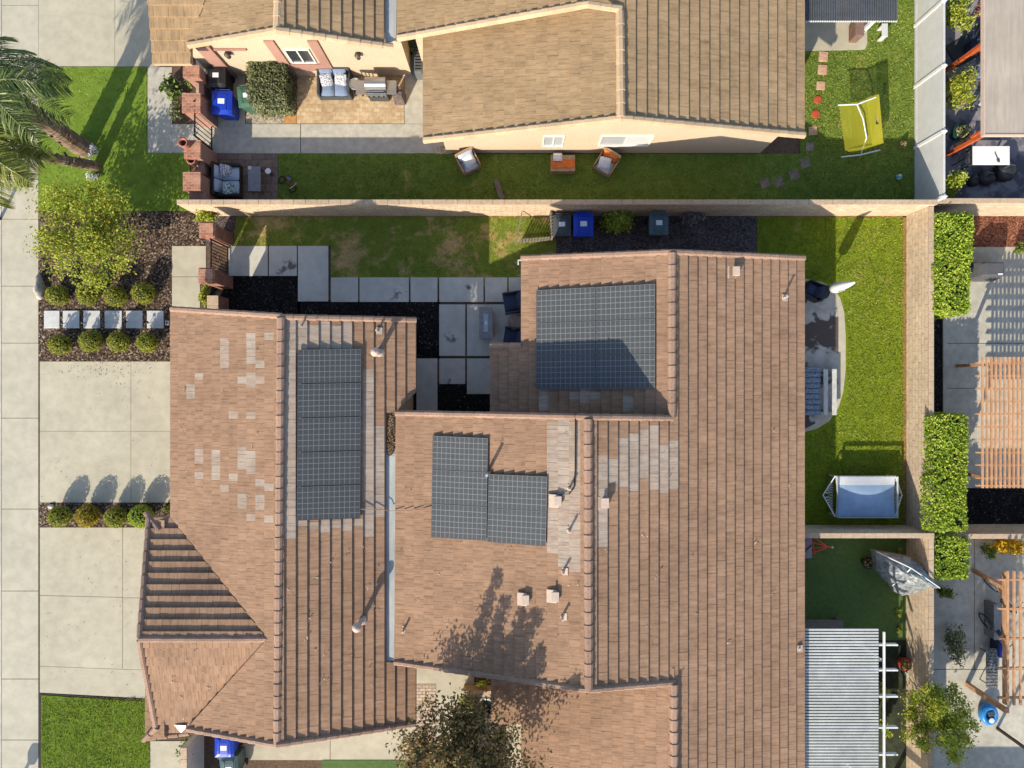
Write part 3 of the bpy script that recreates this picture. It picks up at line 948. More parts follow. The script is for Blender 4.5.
def pipe(parent, pl, px, py, h=0.4, r=0.035, m=None, name='vent_pipe', cap=False, flash=True):
    o = on_plane(pl, px, py)
    b = MB(True)
    b.tube([(o.x, o.y, o.z - 0.05), (o.x, o.y, o.z + h)], r, 10)
    if cap:
        b.lathe((o.x, o.y, o.z + h), [(r * 1.9, -0.02), (r * 2.0, 0.06), (r * 1.2, 0.14), (r * 0.3, 0.18)], 12)
    if flash:
        b.lathe((o.x, o.y, o.z), [(r * 2.6, -0.04), (r * 1.2, 0.09)], 10)
        b.box((o.x + 0.05, o.y, o.z + 0.045), (0.2, 0.22, 0.03), tilt=(0, -math.atan(pl[1])))
    b.build(name, m or cream, parent)


pipe(roof_a, A_e, 379, 353, 0.62, 0.075, cream, 'flue_pipe', True)
pipe(roof_a, A_e, 361, 621, 0.62, 0.075, cream, 'flue_pipe', True)
pipe(roof_a, A_e, 378, 331, 0.34)
pipe(roof_a, A_e, 302, 326, 0.30, 0.025, None, flash=False)
pipe(roof_b, B_w, 404, 629, 0.36)
pipe(roof_b, B_w, 569, 488, 0.40)
pipe(roof_b, B_w, 569, 530, 0.42)
pipe(roof_b, B_w, 563, 571, 0.42)
pipe(roof_b, B_w, 562, 616, 0.42)
pipe(roof_b, B_w, 487.5, 472.5, 0.78, 0.05, plain('grey pipe', (.3, .31, .33)), flash=False)
vent_box(roof_b, B_w, 558, 500)
vent_box(roof_b, B_w, 526, 598)
vent_box(roof_b, B_w, 555.5, 595)
vent_box(roof_b, E_, 605, 502)
vent_box(roof_b, E_, 735, 272)
pipe(roof_b, E_, 783, 298, 0.40)
pipe(roof_b, E_, 798, 648, 0.14)
for pts, pl, m in (([(575.5, 413), (575.3, 470), (574, 488), (569, 494), (558, 495), (548, 493.5)], B_w, darkiron),):
    b = MB(True)
    b.tube([on_plane(pl, *q, 0.10) for q in pts], 0.022, 6)
    b.build('conduit', m, roof_b)
b = MB(True)
b.tube([on_plane(A_e, 360, 509, .12), on_plane(A_e, 386, 510, .12), P(390, 511, 3.3), on_plane(B_w, 398, 511, .12), on_plane(B_w, 432, 509.5, .12)], 0.013, 6)
b.build('conduit', trim_brown, roof_a)
b = MB(True)
b.face([on_plane(G_s, 174, 725, .10), on_plane(G_s, 185, 729, .12), on_plane(G_s, 181, 733, .10)])
b.face([on_plane(G_s, 174, 725, .10), on_plane(G_s, 186, 725.5, .14), on_plane(G_s, 185, 729, .12)])
b.build('valley_flashing', white, roof_g)
# small gutter end on the middle gable
b = MB(True)
q = P(519.5, 262, 2.95)
b.tube([q + Vector((-.04, -.1, 0)), q + Vector((-.04, .06, 0)), q + Vector((.1, .06, 0))], 0.022, 6)
b.build('downspout', white, house)

# ---------------------------------------------------------------- the north house
nh = thing('house', 'tan tile roofed house with tan stucco walls at the top', 'house', (2, 12, 0))
wn = MB(True)
gable_body(wn, -2.45, 9.3, 3.263, 2.85, 2.72, 4.95, 8.66, 26)
gable_body(wn, -3.3, 9.3, 2.258, 3.1, 2.72, 5.3, 11.8, 26)
gable_body(wn, -10.9, -3.75, -7.235, 2.72, 2.65, 4.2, 11.55, 26)
wn.prism([(-11.3, 11.6), (-11.3, 16), (-10.2, 16), (-10.2, 11.6)], 0, 2.6)
wall_n = wn.build('wall', stucco, nh)
r1 = MB(True)
tiles(r1, NE_w, [(423, 140), (621, 118), (621, -90), (423, -90)], expo=0.36, tw=0.33)
tiles(r1, E_, [(621, 118), (804, 135), (804, -90), (621, -90)], ve=veE, expo=0.376, tw=0.36)
roof_n1 = r1.build('roof', [tile_tan, trim_tan], nh)
r2 = MB(True)
tiles(r2, B_w, [(397, 38), (588, 4), (588, -90), (397, -90)], deck=0.1)
roof_n2 = r2.build('roof', [tile_tan, trim_tan], nh)
r3 = MB(True)
tiles(r3, A_w, [(188, 45), (277, 30), (281, -90), (170, -90)], ve=veA)
tiles(r3, A_e, [(277, 30), (384, 46), (384, -90), (281, -90)], ve=veAe)
tiles(r3, NG_s, [(153, 64), (191, 64), (191, 44), (225, -60), (143, -60)])
roof_n3 = r3.build('roof', [tile_tan, trim_tan], nh)
ridge(roof_n1, [(on_plane(NE_w, 621, 117, up), on_plane(NE_w, 620, 12, up))], trim_tan, w=0.27, h=0.13, step=0.42)
ridge(roof_n3, [(on_plane(A_w, 277, 31, up), on_plane(A_w, 280, -80, up))], trim_tan, w=0.27, h=0.13, step=0.42)
rk['w'] = 0.24
ridge(roof_n1, [rp(NE_w, (621, 118), (424, 140)), rp(E_, (621, 118), (804, 135))], trim_tan, **rk)
ridge(roof_n2, [rp(B_w, (588, 4), (398, 38)), rp(E_, (588, 4), (621, 9))], trim_tan, **rk)
ridge(roof_n3, [rp(A_w, (277, 30), (189, 45)), rp(A_e, (277, 30), (393, 47))], trim_tan, **rk)
vf = MB(True)
vf.prism([P(385, -60, 3.2).xy, P(397, -60, 3.2).xy, P(396, 37, 3.2).xy, P(385, 44, 3.2).xy], 3.05, 3.17)
vf.build('valley_flashing', metal_pale, roof_n3)


def window(parent, x0, x1, z0, z1, y, blind=None, trims=False):
    """A slider window in a wall facing -y."""
    fr = MB(True)
    t = 0.05
    for a, c in (((x0 + x1) / 2, z0), ((x0 + x1) / 2, z1)):
        fr.box((a, y - .02, c), (x1 - x0 + t, .06, t))
    for a in (x0, x1, (x0 + x1) / 2):
        fr.box((a, y - .021, (z0 + z1) / 2), (t, .058, z1 - z0 - t))
    f = fr.build('window', white, parent)
    for k, (a, b) in enumerate(((x0, (x0 + x1) / 2), ((x0 + x1) / 2, x1))):
        pn = MB(True)
        pn.box(((a + b) / 2, y + .01, (z0 + z1) / 2), (b - a - t - .004, .03, z1 - z0 - t - .004))
        pn.build('pane', (blind or [glassd, glassd])[k], f)
    return f


# the wall plane of the front room is y = 8.66: read the sills off their pixels
yw = 8.66
xz = lambda px, py, y: ((px - 512) / (384 - py) * y, H - y * F / (384 - py))
x0, zt = xz(544, 135.5, yw); x1, zb = xz(562, 145.5, yw)
window(nh, x0, x1, zb, zt, yw, [glassl, glassl])
x0, zt = xz(602, 135, yw); x1, zb = xz(648, 145, yw)
window(nh, x0, x1, zb, zt, yw, [glassl, vinyl])
yw = 11.55
x0, zt = xz(284, 49, yw); x1, zb = xz(316, 62, yw)
window(nh, x0 , x1, zb, zt, yw)
tr = MB(True)
for xx in (x0 - .32, x1 + .32):
    tr.box((xx, yw - .03, 1.42), (0.34, 0.06, 2.84))
tr.box(((x0 + x1) / 2, yw - .035, zb - .35), (x1 - x0 + .3, 0.05, 0.5))
tr.build('window_trim', pinktrim, nh)
for px_, py_ in ((358, 53), (228, 52)):
    xx, zz = xz(px_, py_, yw)
    lm = MB(True)
    lm.box((xx, yw - .03, zz), (0.14, .05, 0.2))
    lm.lathe((xx, yw - .13, zz - .12), [(0.04, 0), (0.08, .02), (0.09, .2), (0.11, .22), (0.02, .3)], 8)
    lm.build('wall_lamp', plain('bronze', (0.06, 0.05, 0.04), 0.5), nh)
sg = MB(True)
sg.box((-10.55, yw - .05, 1.25), (0.5, 0.1, 2.5))
sg.box((-9.9, yw - .03, 2.2), (1.5, 0.05, 0.12))
sg.build('door_trim', pinktrim, nh)


# ---------------------------------------------------------------- solar panels
def panel_array(plane, quad, nx, ny, labels, group, skip=(), cells=(12, 6)):
    tl, tr_, br, bl = [Vector((*q, 0)) for q in quad]
    up = 0.14
    i = 0
    for r in range(ny):
        for c_ in range(nx):
            def at(u, v):
                a = tl.lerp(tr_, u).lerp(bl.lerp(br, u), v)
                return on_plane(plane, a.x, a.y, up)
            e = 0.0018
            u0, u1, v0, v1 = c_ / nx + e, (c_ + 1) / nx - e, r / ny + e, (r + 1) / ny - e
            cs = [at(u0, v0), at(u1, v0), at(u1, v1), at(u0, v1)]
            ctr = sum(cs, Vector()) / 4
            o = thing('solar_panel', labels[i], 'solar panel', tuple(ctr - Vector((0, 0, 0.14))), 0, group)
            i += 1
            fm = MB(True)
            inn = [q.lerp(ctr, 0.014) for q in cs]
            dn = Vector((0, 0, -0.045))
            for k in range(4):
                j = (k + 1) % 4
                fm.face([cs[k], inn[k], inn[j], cs[j]][::-1] if False else [cs[k], cs[j], inn[j], inn[k]])
                fm.face([cs[k] + dn, cs[j] + dn, cs[j], cs[k]])
            fm.face([q + dn for q in cs])
            fm.build('frame', alu, o)
            gm = MB(True)
            cx, cy = cells
            q4 = [q - Vector((0, 0, .004)) for q in (inn[3], inn[2], inn[1], inn[0])]
            gm.face(q4, 0, None, [(0, 0), (cx, 0), (cx, cy), (0, cy)])
            gm.build('cell_sheet', solar, o)
            for k in (0.25, 0.75):
                rl = MB(True)
                a = cs[0].lerp(cs[1], k) + Vector((0, 0, -.1))
                b_ = cs[3].lerp(cs[2], k) + Vector((0, 0, -.1))
                rl.bar(a, b_, 0.04, 0.06)
                rl.build('rail', alu, o)


ordn = ['topmost', 'second from top', 'middle', 'fourth from top', 'lowest']
panel_array(A_e, [(297.5, 349.5), (361.5, 348.5), (360.3, 518.5), (296.3, 521)], 1, 5,
            ['%s of five solar panels in the single column on the garage wing roof' % s for s in ordn], 'solar panels on the garage wing')
panel_array(B_w, [(432.5, 435.5), (488, 438), (486.5, 541), (431, 537.5)], 1, 3,
            ['%s of three solar panels in the taller column of the central L shaped array' % s for s in ('topmost', 'middle', 'lowest')], 'solar panels on the central roof')
panel_array(B_w, [(488.5, 474), (547.5, 476.5), (546, 546.5), (487, 542)], 1, 2,
            ['%s of two solar panels in the shorter column of the central L shaped array' % s for s in ('upper', 'lower')], 'solar panels on the central roof')
panel_array(C_w, [(536, 290), (655.5, 283.5), (655.5, 388.5), (536, 389.5)], 2, 3,
            ['%s panel of the six panel solar array on the upper gable roof' % s for s in
             ('top left', 'top right', 'middle left, partly shaded', 'middle right, partly shaded', 'bottom left, shaded', 'bottom right')], 'solar panels on the upper gable roof')
# ---------------------------------------------------------------- walls and fences
def wall_run(label, x0, x1, y0, y1, h, cap=0.06, m=None, name='block_wall', overh=0.015):
    o = thing(name, label, 'wall', ((x0 + x1) / 2, (y0 + y1) / 2, GZ))
    dn = 0.8 if GZ == 0 and abs(x0 - 14.775) < .01 else 0.05
    b = MB(True); b.box(((x0 + x1) / 2, (y0 + y1) / 2, GZ + (h - dn) / 2), (x1 - x0, y1 - y0, h + dn)); b.build('wall', m or wallblock, o)
    n = max(1, round(max(x1 - x0, y1 - y0) / 0.41))
    b = MB(True)
    for i in range(n):
        if x1 - x0 > y1 - y0:
            l = (x1 - x0) / n
            b.box((x0 + l * (i + .5), (y0 + y1) / 2, GZ + h + cap / 2), (l - .006, y1 - y0 + 2 * overh, cap))
        else:
            l = (y1 - y0) / n
            b.box(((x0 + x1) / 2, y0 + l * (i + .5), GZ + h + cap / 2), (x1 - x0 + 2 * overh, l - .006, cap))
    b.build('cap', wallcap, o, bevel=0.008)
    return o


wall_run('long tan block wall between the two houses with bins standing against its south side', -11.75, 14.92, 6.3, 6.45, 1.72)
wall_run('tan block wall running beside the back lawn with green hedges behind it', 14.775, 14.92, -5.27, 6.29, 1.46)
wall_run('tan block wall beside the artificial turf and the slatted patio cover', 14.775, 14.92, -20, -5.44, 1.46)
wall_run('short tan block wall between the low canopy and the artificial turf', 10.0, 14.92, -5.43, -5.28, 1.52)
GZ = LOW
wall_run('tan block wall behind the red mulch bed in the right hand yard', 14.94, 24, 6.46, 6.61, 1.98)
wall_run('tan block wall above the yellow bush in the right hand yard', 14.94, 24, -5.54, -5.39, 1.8)
GZ = 0.0
wall_run('low white block wall beside the blue bin at the bottom', -11.75, -11.55, -20, -12.9, 1.4, m=mat('pale block', A(222, 214, 204), A(208, 200, 190), 5))
o = wall_run('low red brick garden wall between the gate pillar and the garage', -11.0, -10.62, 2.1, 3.2, 0.95, m=redbrick)

fence = thing('vinyl_fence', 'white panel fence at the top right between the lawn and the dark paved yard', 'fence', (15.1, 11, 0))
ypos = [6.55, 8.83, 11.12, 13.4, 15.68, 17.9]
for a in ypos:
    b = MB(True); b.box((15.1, a, 0.93), (0.12, 0.12, 1.86)); b.lathe((15.1, a, 1.86), [(0.105, 0), (0.105, .03), (0.01, .1)], 4)
    b.build('post', white, fence, bevel=0.01)
for a, c in zip(ypos, ypos[1:]):
    b = MB(True)
    b.box((15.1, (a + c) / 2, 0.95), (0.045, c - a - .13, 1.62))
    for z in (0.12, 1.78):
        b.box((15.1, (a + c) / 2, z), (0.07, c - a - .132, 0.14))
    b.build('panel', vinyl, fence)


# ---------------------------------------------------------------- brick pillars and gates
def pillar(px, py, h, w, label, top=redbrick_top):
    g_ = G(px, py)
    o = thing('brick_pillar', label, 'pillar', tuple(g_))
    b = MB(); b.box((0, 0, h / 2), (w, w, h)); b.build('shaft', redbrick, o)
    b = MB(); b.box((0, 0, h + .04), (w + .1, w + .1, .08)); b.box((0, 0, h + .105), (w + .02, w + .02, .05)); b.build('cap', top, o, bevel=0.01)
    return o


pillar(227, 240, 1.7, 0.46, 'red brick pillar on the lawn side of the scrolled iron gate')
pillar(227, 283, 1.75, 0.46, 'red brick pillar on the garage side of the scrolled iron gate')


def iron_gate(pa, pb, h, label, nb, infill=False):
    a, b_ = G(*pa), G(*pb)
    o = thing('iron_gate', label, 'gate', tuple((a + b_) / 2))
    f = MB(True)
    for z in (0.12, h):
        f.bar(a + Vector((0, 0, z)), b_ + Vector((0, 0, z)), 0.04)
    for p in (a, b_):
        f.bar(p + Vector((0, 0, .05)), p + Vector((0, 0, h + .08)), 0.05)
    f.build('frame', darkiron, o)
    s = MB(True)
    for i in range(1, nb):
        p = a.lerp(b_, i / nb)
        s.tube([p + Vector((0, 0, .12)), p + Vector((0, 0, h + .06))], 0.016, 6)
    s.build('bars', darkiron, o)
    if infill:
        c = (a + b_) / 2
        s = MB(True)
        for zc, r in ((1.05, .16), (.78, .1), (1.3, .1)):
            s.tube([c + Vector((0, r * math.cos(t), zc + r * math.sin(t))) for t in [k * math.pi / 8 for k in range(17)]], 0.014, 5, caps=False)
        s.build('scroll', mat('rusty iron', A(150, 96, 66), A(110, 70, 50), 12), o)
    return o


iron_gate((229, 248), (229, 276), 1.6, 'black iron gate with a rusty scroll between two red brick pillars', 9, True)
iron_gate((213, 118), (213, 150), 1.55, 'black iron gate beside the blue bin of the north house', 7)


def low_pier(px0, py0, px1, py1, h, label, w=0.5, name='brick_pillar', cat='pillar', m=None, top=None):
    a, b_ = P(px0, py0, h), P(px1, py1, h)
    x0, x1 = sorted((a.x, b_.x)); y0, y1 = sorted((a.y, b_.y))
    o = thing(name, label, cat, ((x0 + x1) / 2, (y0 + y1) / 2, 0))
    b = MB(True); b.box(((x0 + x1) / 2, (y0 + y1) / 2, h / 2 - .04), (x1 - x0, y1 - y0, h - .08)); b.build('shaft', m or pinktrim, o)
    b = MB(True); b.box(((x0 + x1) / 2, (y0 + y1) / 2, h - .02), (x1 - x0 + .06, y1 - y0 + .06, .1)); b.build('cap', top or redbrick_top, o, bevel=0.01)
    return o


low_pier(184, 66, 199, 77, 1.55, 'brick capped pillar by the black bin of the north house')
low_pier(183, 94, 200, 112, 1.55, 'square brick capped pillar above the iron gate of the north house')
low_pier(185, 141, 200, 158, 1.55, 'brick capped pillar with a clay urn, just below the iron gate of the north house')
low_pier(184, 173, 200, 190, 1.55, 'brick capped pillar beside the sofa of the north house')
low_pier(199, 158, 203, 173, 0.95, 'low pinkish wall between two brick capped pillars behind the sofa', name='garden_wall', cat='wall', top=pinktrim)
low_pier(200, 77, 203, 94, 0.95, 'low pinkish wall between two brick capped pillars behind the bins', name='garden_wall', cat='wall', top=pinktrim)
low_pier(190, 191, 204, 200, 1.2, 'pinkish stub wall at the left end of the long tan wall', name='garden_wall', cat='wall', top=pinktrim)


def urn(px, py, z, label, r=0.17):
    p = P(px, py, z)
    o = thing('urn', label, 'urn', tuple(p))
    b = MB(); b.lathe((0, 0, 0), [(r * .55, 0), (r * .9, .12), (r, .26), (r * .8, .36), (r * 1.02, .42), (r * .75, .42), (r * .6, .36), (r * .7, .2)], 16)
    b.build('body', terracotta, o, smooth=True)
    b = MB(); b.lathe((0, 0, 0), [(r * .66, .28), (r * .1, .29)], 12); b.build('potting_soil', blackmulch, o)


urn(188, 146, 1.6, 'open clay urn on the pillar below the iron gate of the north house')
urn(196, 163, 1.02, 'open clay urn on the low wall behind the sofa')


# ---------------------------------------------------------------- plants
def rnd_unit():
    while True:
        v = Vector((R.uniform(-1, 1), R.uniform(-1, 1), R.uniform(-1, 1)))
        if 0.05 < v.length < 1:
            return v.normalized()


def ball_shrub(loc, r, h, lm, label, group, n=1500, dome=True, size=0.055):
    """Clipped round shrub: a dark core under several hundred small leaves."""
    o = thing('boxwood_shrub', label, 'shrub', tuple(loc), R.uniform(0, 6), group)
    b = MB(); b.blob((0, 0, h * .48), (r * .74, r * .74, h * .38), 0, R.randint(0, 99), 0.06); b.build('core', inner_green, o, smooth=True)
    b = MB()
    sd = R.uniform(0, 50)
    r *= R.uniform(.92, 1.07)
    for i in range(n):
        d = rnd_unit()
        q = 1 + 0.14 * noise.noise(d * 2.2 + Vector((sd, 0, 0)))
        k = q * (0.86 + 0.2 * R.random())
        c = (d.x * r * k, d.y * r * k, h * .52 + d.z * h * .48 * k)
        nn = d * 0.8 + rnd_unit() * 0.8 + Vector((0, 0, .25))
        b.leaf(c, nn, size * R.uniform(.8, 1.7), size * .7, 0, (min(1, max(0, R.gauss(.5, .22))), 0, 0))
    b.build('foliage', lm, o)
    b = MB(); b.tube([(0, 0, -.02), (0, 0, h * .4)], .03, 6); b.build('stem', trunk_m, o)
    return o


row1 = [(229 / 4, 180 + 462 / 4), (350 / 4, 180 + 460 / 4), (460 / 4, 180 + 465 / 4), (573 / 4, 180 + 452 / 4)]
row2 = [(237 / 4, 180 + 658 / 4), (362 / 4, 180 + 645 / 4), (473 / 4, 180 + 647 / 4), (587 / 4, 180 + 650 / 4)]
wh = ['nearest the sidewalk', 'second from the sidewalk', 'third from the sidewalk', 'farthest from the sidewalk']
for k, (rw, nm) in enumerate(((row1, 'above'), (row2, 'below'))):
    for i, (x, y) in enumerate(rw):
        ball_shrub(G(x, y, .45), 0.37, 0.85, leaf_box, 'round boxwood %s the white stepping stones, %s' % (nm, wh[i]), 'round shrubs in the bark bed')
for i, (x, y) in enumerate([(237 / 4, 360 + 625 / 4), (350 / 4, 360 + 624 / 4), (462 / 4, 360 + 629 / 4), (563 / 4, 360 + 625 / 4)]):
    ball_shrub(G(x, y, .45), 0.40, 0.85, [leaf_box, leaf_boxy, leaf_box, leaf_hedge][i],
               'round %s in the strip between the driveways, %s' % (['boxwood', 'yellowing boxwood', 'boxwood', 'bright boxwood'][i], wh[i]), 'round shrubs between the driveways')
ball_shrub(G(166, 509, .2), 0.14, 0.3, leaf_plain, 'tiny green shrub at the house end of the strip between the driveways', None, 160)


def hedge(px0, py0, px1, py1, h, label, group, n, lm=leaf_hedge, size=0.085, name='hedge', seed=0):
    """A box clipped hedge; its top edges are read at height h."""
    a, b_ = P(px0, py0, GZ + h), P(px1, py1, GZ + h)
    x0, x1 = sorted((a.x, b_.x)); y0, y1 = sorted((a.y, b_.y))
    if GZ < 0:
        x0 = max(x0, 14.5)
        xl = 14.98 - (x0 + x1) / 2                    # below the wall top it stops at the wall
    o = thing(name, label, 'hedge', ((x0 + x1) / 2, (y0 + y1) / 2, GZ), 0, group)
    w_, d_ = x1 - x0, y1 - y0
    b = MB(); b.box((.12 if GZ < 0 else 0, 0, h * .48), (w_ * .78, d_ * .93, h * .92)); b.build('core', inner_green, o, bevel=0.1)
    b = MB()
    for i in range(int(n * 1.5)):
        u, v, q = R.uniform(-1, 1), R.uniform(-1, 1), R.random()
        tot = w_ * d_ + (w_ + d_) * h
        s = R.random() * tot
        if s < w_ * d_:
            x, y, z, nn = u * w_ / 2, v * d_ / 2, h, Vector((0, 0, 1))
        elif s < w_ * d_ + w_ * h:
            sg_ = R.choice((-1, 1)); x, y, z, nn = u * w_ / 2, sg_ * d_ / 2, q * h, Vector((0, sg_, .2))
        else:
            sg_ = R.choice((-1, 1)); x, y, z, nn = sg_ * w_ / 2, v * d_ / 2, q * h, Vector((sg_, 0, .2))
        rc_ = 0.16                                      # round the corners off
        ex = max(0, abs(x) - (w_ / 2 - rc_)); ey = max(0, abs(y) - (d_ / 2 - rc_))
        if ex and ey:
            l = math.hypot(ex, ey)
            if l > rc_:
                x = math.copysign(w_ / 2 - rc_ + ex / l * rc_, x); y = math.copysign(d_ / 2 - rc_ + ey / l * rc_, y)
        if z > h - 0.12:
            z -= 0.5 * max(0, abs(x) - (w_ / 2 - .12)) + 0.5 * max(0, abs(y) - (d_ / 2 - .12))
        bump = 0.09 * noise.noise(Vector((x * 1.8 + seed, y * 1.8, z * 1.8)))
        if noise.noise(Vector((x * 3.1, y * 3.1, z * 3.1 + seed * 9))) > .42 and R.random() < .8:
            continue                                   # thin spots
        c = Vector((x, y, z)) + nn * (bump + R.uniform(-.08, .05) + (.12 * R.random() if R.random() < .03 else 0))
        if GZ < 0 and c.z < 2.18:
            c.x = max(c.x, xl)
        b.leaf(c, nn * .7 + rnd_unit() * .75 + Vector((0, 0, .2)), size * R.uniform(.8, 1.7), size * .75, 0, (min(1, max(0, R.gauss(.5, .22) + .3 * noise.noise(Vector((x * 1.3 + seed * 3, y * 1.3, 2))))), 0, 0))
    b.build('foliage', lm, o)
    return o


GZ = LOW
hedge(934, 213, 974, 262, 2.25, 'clipped green hedge block nearest the vinyl fence', 'clipped hedges along the boundary wall', 5200, seed=1)
hedge(931.5, 259, 971, 313, 2.25, 'clipped green hedge block touching the grey covered grill', 'clipped hedges along the boundary wall', 5400, seed=2)
hedge(927, 415, 968, 477, 2.35, 'clipped green hedge block beside the cedar slat pergola', 'clipped hedges along the boundary wall', 6000, seed=3)
hedge(922, 474, 968, 531, 2.35, 'clipped green hedge block at the corner of the wall beside the low canopy', 'clipped hedges along the boundary wall', 5800, seed=4)
hedge(927, 537, 969, 580, 2.1, 'square clipped hedge below the yard wall, beside the grey draped cover', 'clipped hedges along the boundary wall', 4600, seed=5)
GZ = 0.0
hedge(247, 57, 286, 104, 1.25, 'square clipped olive green bush by the window of the north house', None, 3600, leaf_olive, 0.075, 'topiary_bush', seed=6)


def bush(px, py, z, rx, ry, rz, n, lm, label, cat='bush', name='bush', size=0.09, clumps=16, group=None, upr=0.4, stems=5):
    """Loose bush: stems and leaf clumps; its centre is seen at px, py at height z."""
    p = G(px, py, z)
    p0 = p
    o = thing(name, label, cat, tuple(p), 0, group)
    cl = []
    for i in range(clumps):
        d = rnd_unit() * (R.random() ** .4)
        cl.append(Vector((d.x * rx * .75, d.y * ry * .75, z + d.z * rz * .75)))
    b = MB()
    for i in range(n):
        c = R.choice(cl)
        q = Vector((R.gauss(0, rx * .2), R.gauss(0, ry * .2), R.gauss(0, rz * .2)))
        out = (c + q - Vector((0, 0, z)))
        nn = out.normalized() * .5 + rnd_unit() * .8 + Vector((0, 0, upr)) if out.length > 1e-3 else Vector((0, 0, 1))
        pp = c + q
        pp.z = max(.03, pp.z)
        b.leaf(pp, nn, size * R.uniform(.7, 1.6), size * .6, 0, (min(1, max(0, R.gauss(.5, .25))), 0, 0))
    b.build('foliage', lm, o)
    b = MB()
    for c in cl[:stems]:
        b.tube([(R.gauss(0, .03), R.gauss(0, .03), -.03), tuple(c * .5 + Vector((0, 0, .05))), tuple(c)], [.02, .014, .006], 5)
    b.build('stems', trunk_m, o)
    return o


bush(207, 217, .6, .42, .36, .5, 800, leaf_lime, 'bright green bush at the end of the long tan wall by the brick pillar')
bush(204, 294, .5, .13, .4, .45, 380, leaf_lime, 'slim yellow green bush between the entry path and the low brick wall')
bush(618, 221, .7, .62, .5, .5, 1100, leaf_lime, 'leafy green bush by the wall between the blue bin and the grey green bin', size=0.12)
bush(693, 215, .5, .55, .38, .45, 800, leaf_twig, 'dry bare bush by the wall beside the grey green bin', size=0.11)
bush(955, 185, .8, .42, .5, .7, 650, leaf_lime, 'lime green shrub beside the fence in the dark paved yard', size=0.12)
bush(961, 12, 1.0, .5, .8, .8, 1300, leaf_lime, 'lime green shrub at the top edge beside the vinyl fence', size=0.1)
bush(982, 8, 1.3, .26, .34, .4, 420, leaf_pinkish, 'pink flowering shrub at the top edge by the taupe roof')
bush(961, 90, 1.0, .52, .75, .8, 1400, leaf_tree, 'yellow green shrub between the orange beams of the dark paved yard', size=0.1)
GZ = LOW
bush(989, 551, .5, .22, .32, .4, 380, leaf_plain, 'small grey green shrub between the square hedge and the yellow bush')
bush(1008, 547, .6, .75, .28, .5, 1500, leaf_yellow, 'bush covered in yellow flowers below the yard wall', size=0.1)
bush(1021, 250, .35, .25, .3, .3, 300, leaf_plain, 'low green plant at the right edge of the red mulch bed')
GZ = 0.0
bush(409, 45, .6, .16, .3, .5, 240, leaf_plain, 'bright green potted plant in the gap between the roofs of the north house', size=0.13)
bush(283, 109, .2, .16, .16, .2, 260, leaf_lime, 'small yellow green shrub on the orange soil below the square bush')
bush(172, 90, .5, .45, .5, .45, 600, leaf_palm, 'drooping green fern like plant beside the driveway of the north house', size=0.16)
bush(190, 80, .7, .16, .3, .4, 260, leaf_plain, 'dark green plant between the brick capped pillars behind the bins')
bush(176, 112, .3, .3, .36, .3, 320, leaf_olive, 'grey green plant in shade beside the walk of the north house')
bush(188, 752, .6, .35, .55, .6, 520, leaf_plain, 'leafy green plant at the bottom edge beside the white block wall', size=0.12)
bush(480, 683, .35, .3, .12, .3, 240, leaf_lime, 'low green plant against the courtyard house wall', size=.07)
bush(468, 702, .5, .35, .4, .45, 700, leaf_lime, 'bright green round bush in the entry courtyard', size=.09)
bush(500, 738, .5, .36, .3, .4, 500, leaf_plain, 'green shrub in shade beside the entry courtyard porch', size=.09)
bush(1001, 128 - 4, .3, .3, .12, .25, 240, leaf_lime, 'low lime plant under the edge of the taupe roof', size=.08)
GZ = LOW
bush(957, 515 + 130, .7, .35, .9, .6, 900, leaf_olive, 'dark shaded shrub beside the wall above the round tree', size=.09)
bush(945, 592, .4, .22, .3, .4, 380, leaf_plain, 'dark shrub below the square hedge by the grey draped cover', size=.09)
GZ = 0.0
bush(886, 727, .4, .2, .3, .4, 300, leaf_lime, 'green plant with red flowers under the white pergola rafters', size=.1)
bush(884, 690, .5, .12, .3, .5, 160, leaf_lime, 'spindly green plant beside the slatted patio cover', size=.12)
for x, y, w_ in ((900, 534, .1), (900, 549, .1), (899, 610, .12), (899, 625, .1)):
    bush(x, y + 3, .15, w_, .22, .14, 160, leaf_lime, 'low %s tuft at the turf edge under the tan wall' % {534: 'topmost green', 549: 'second green', 610: 'third green', 625: 'lowest green'}[y], 'plant', 'grass_tuft', .06, 6)


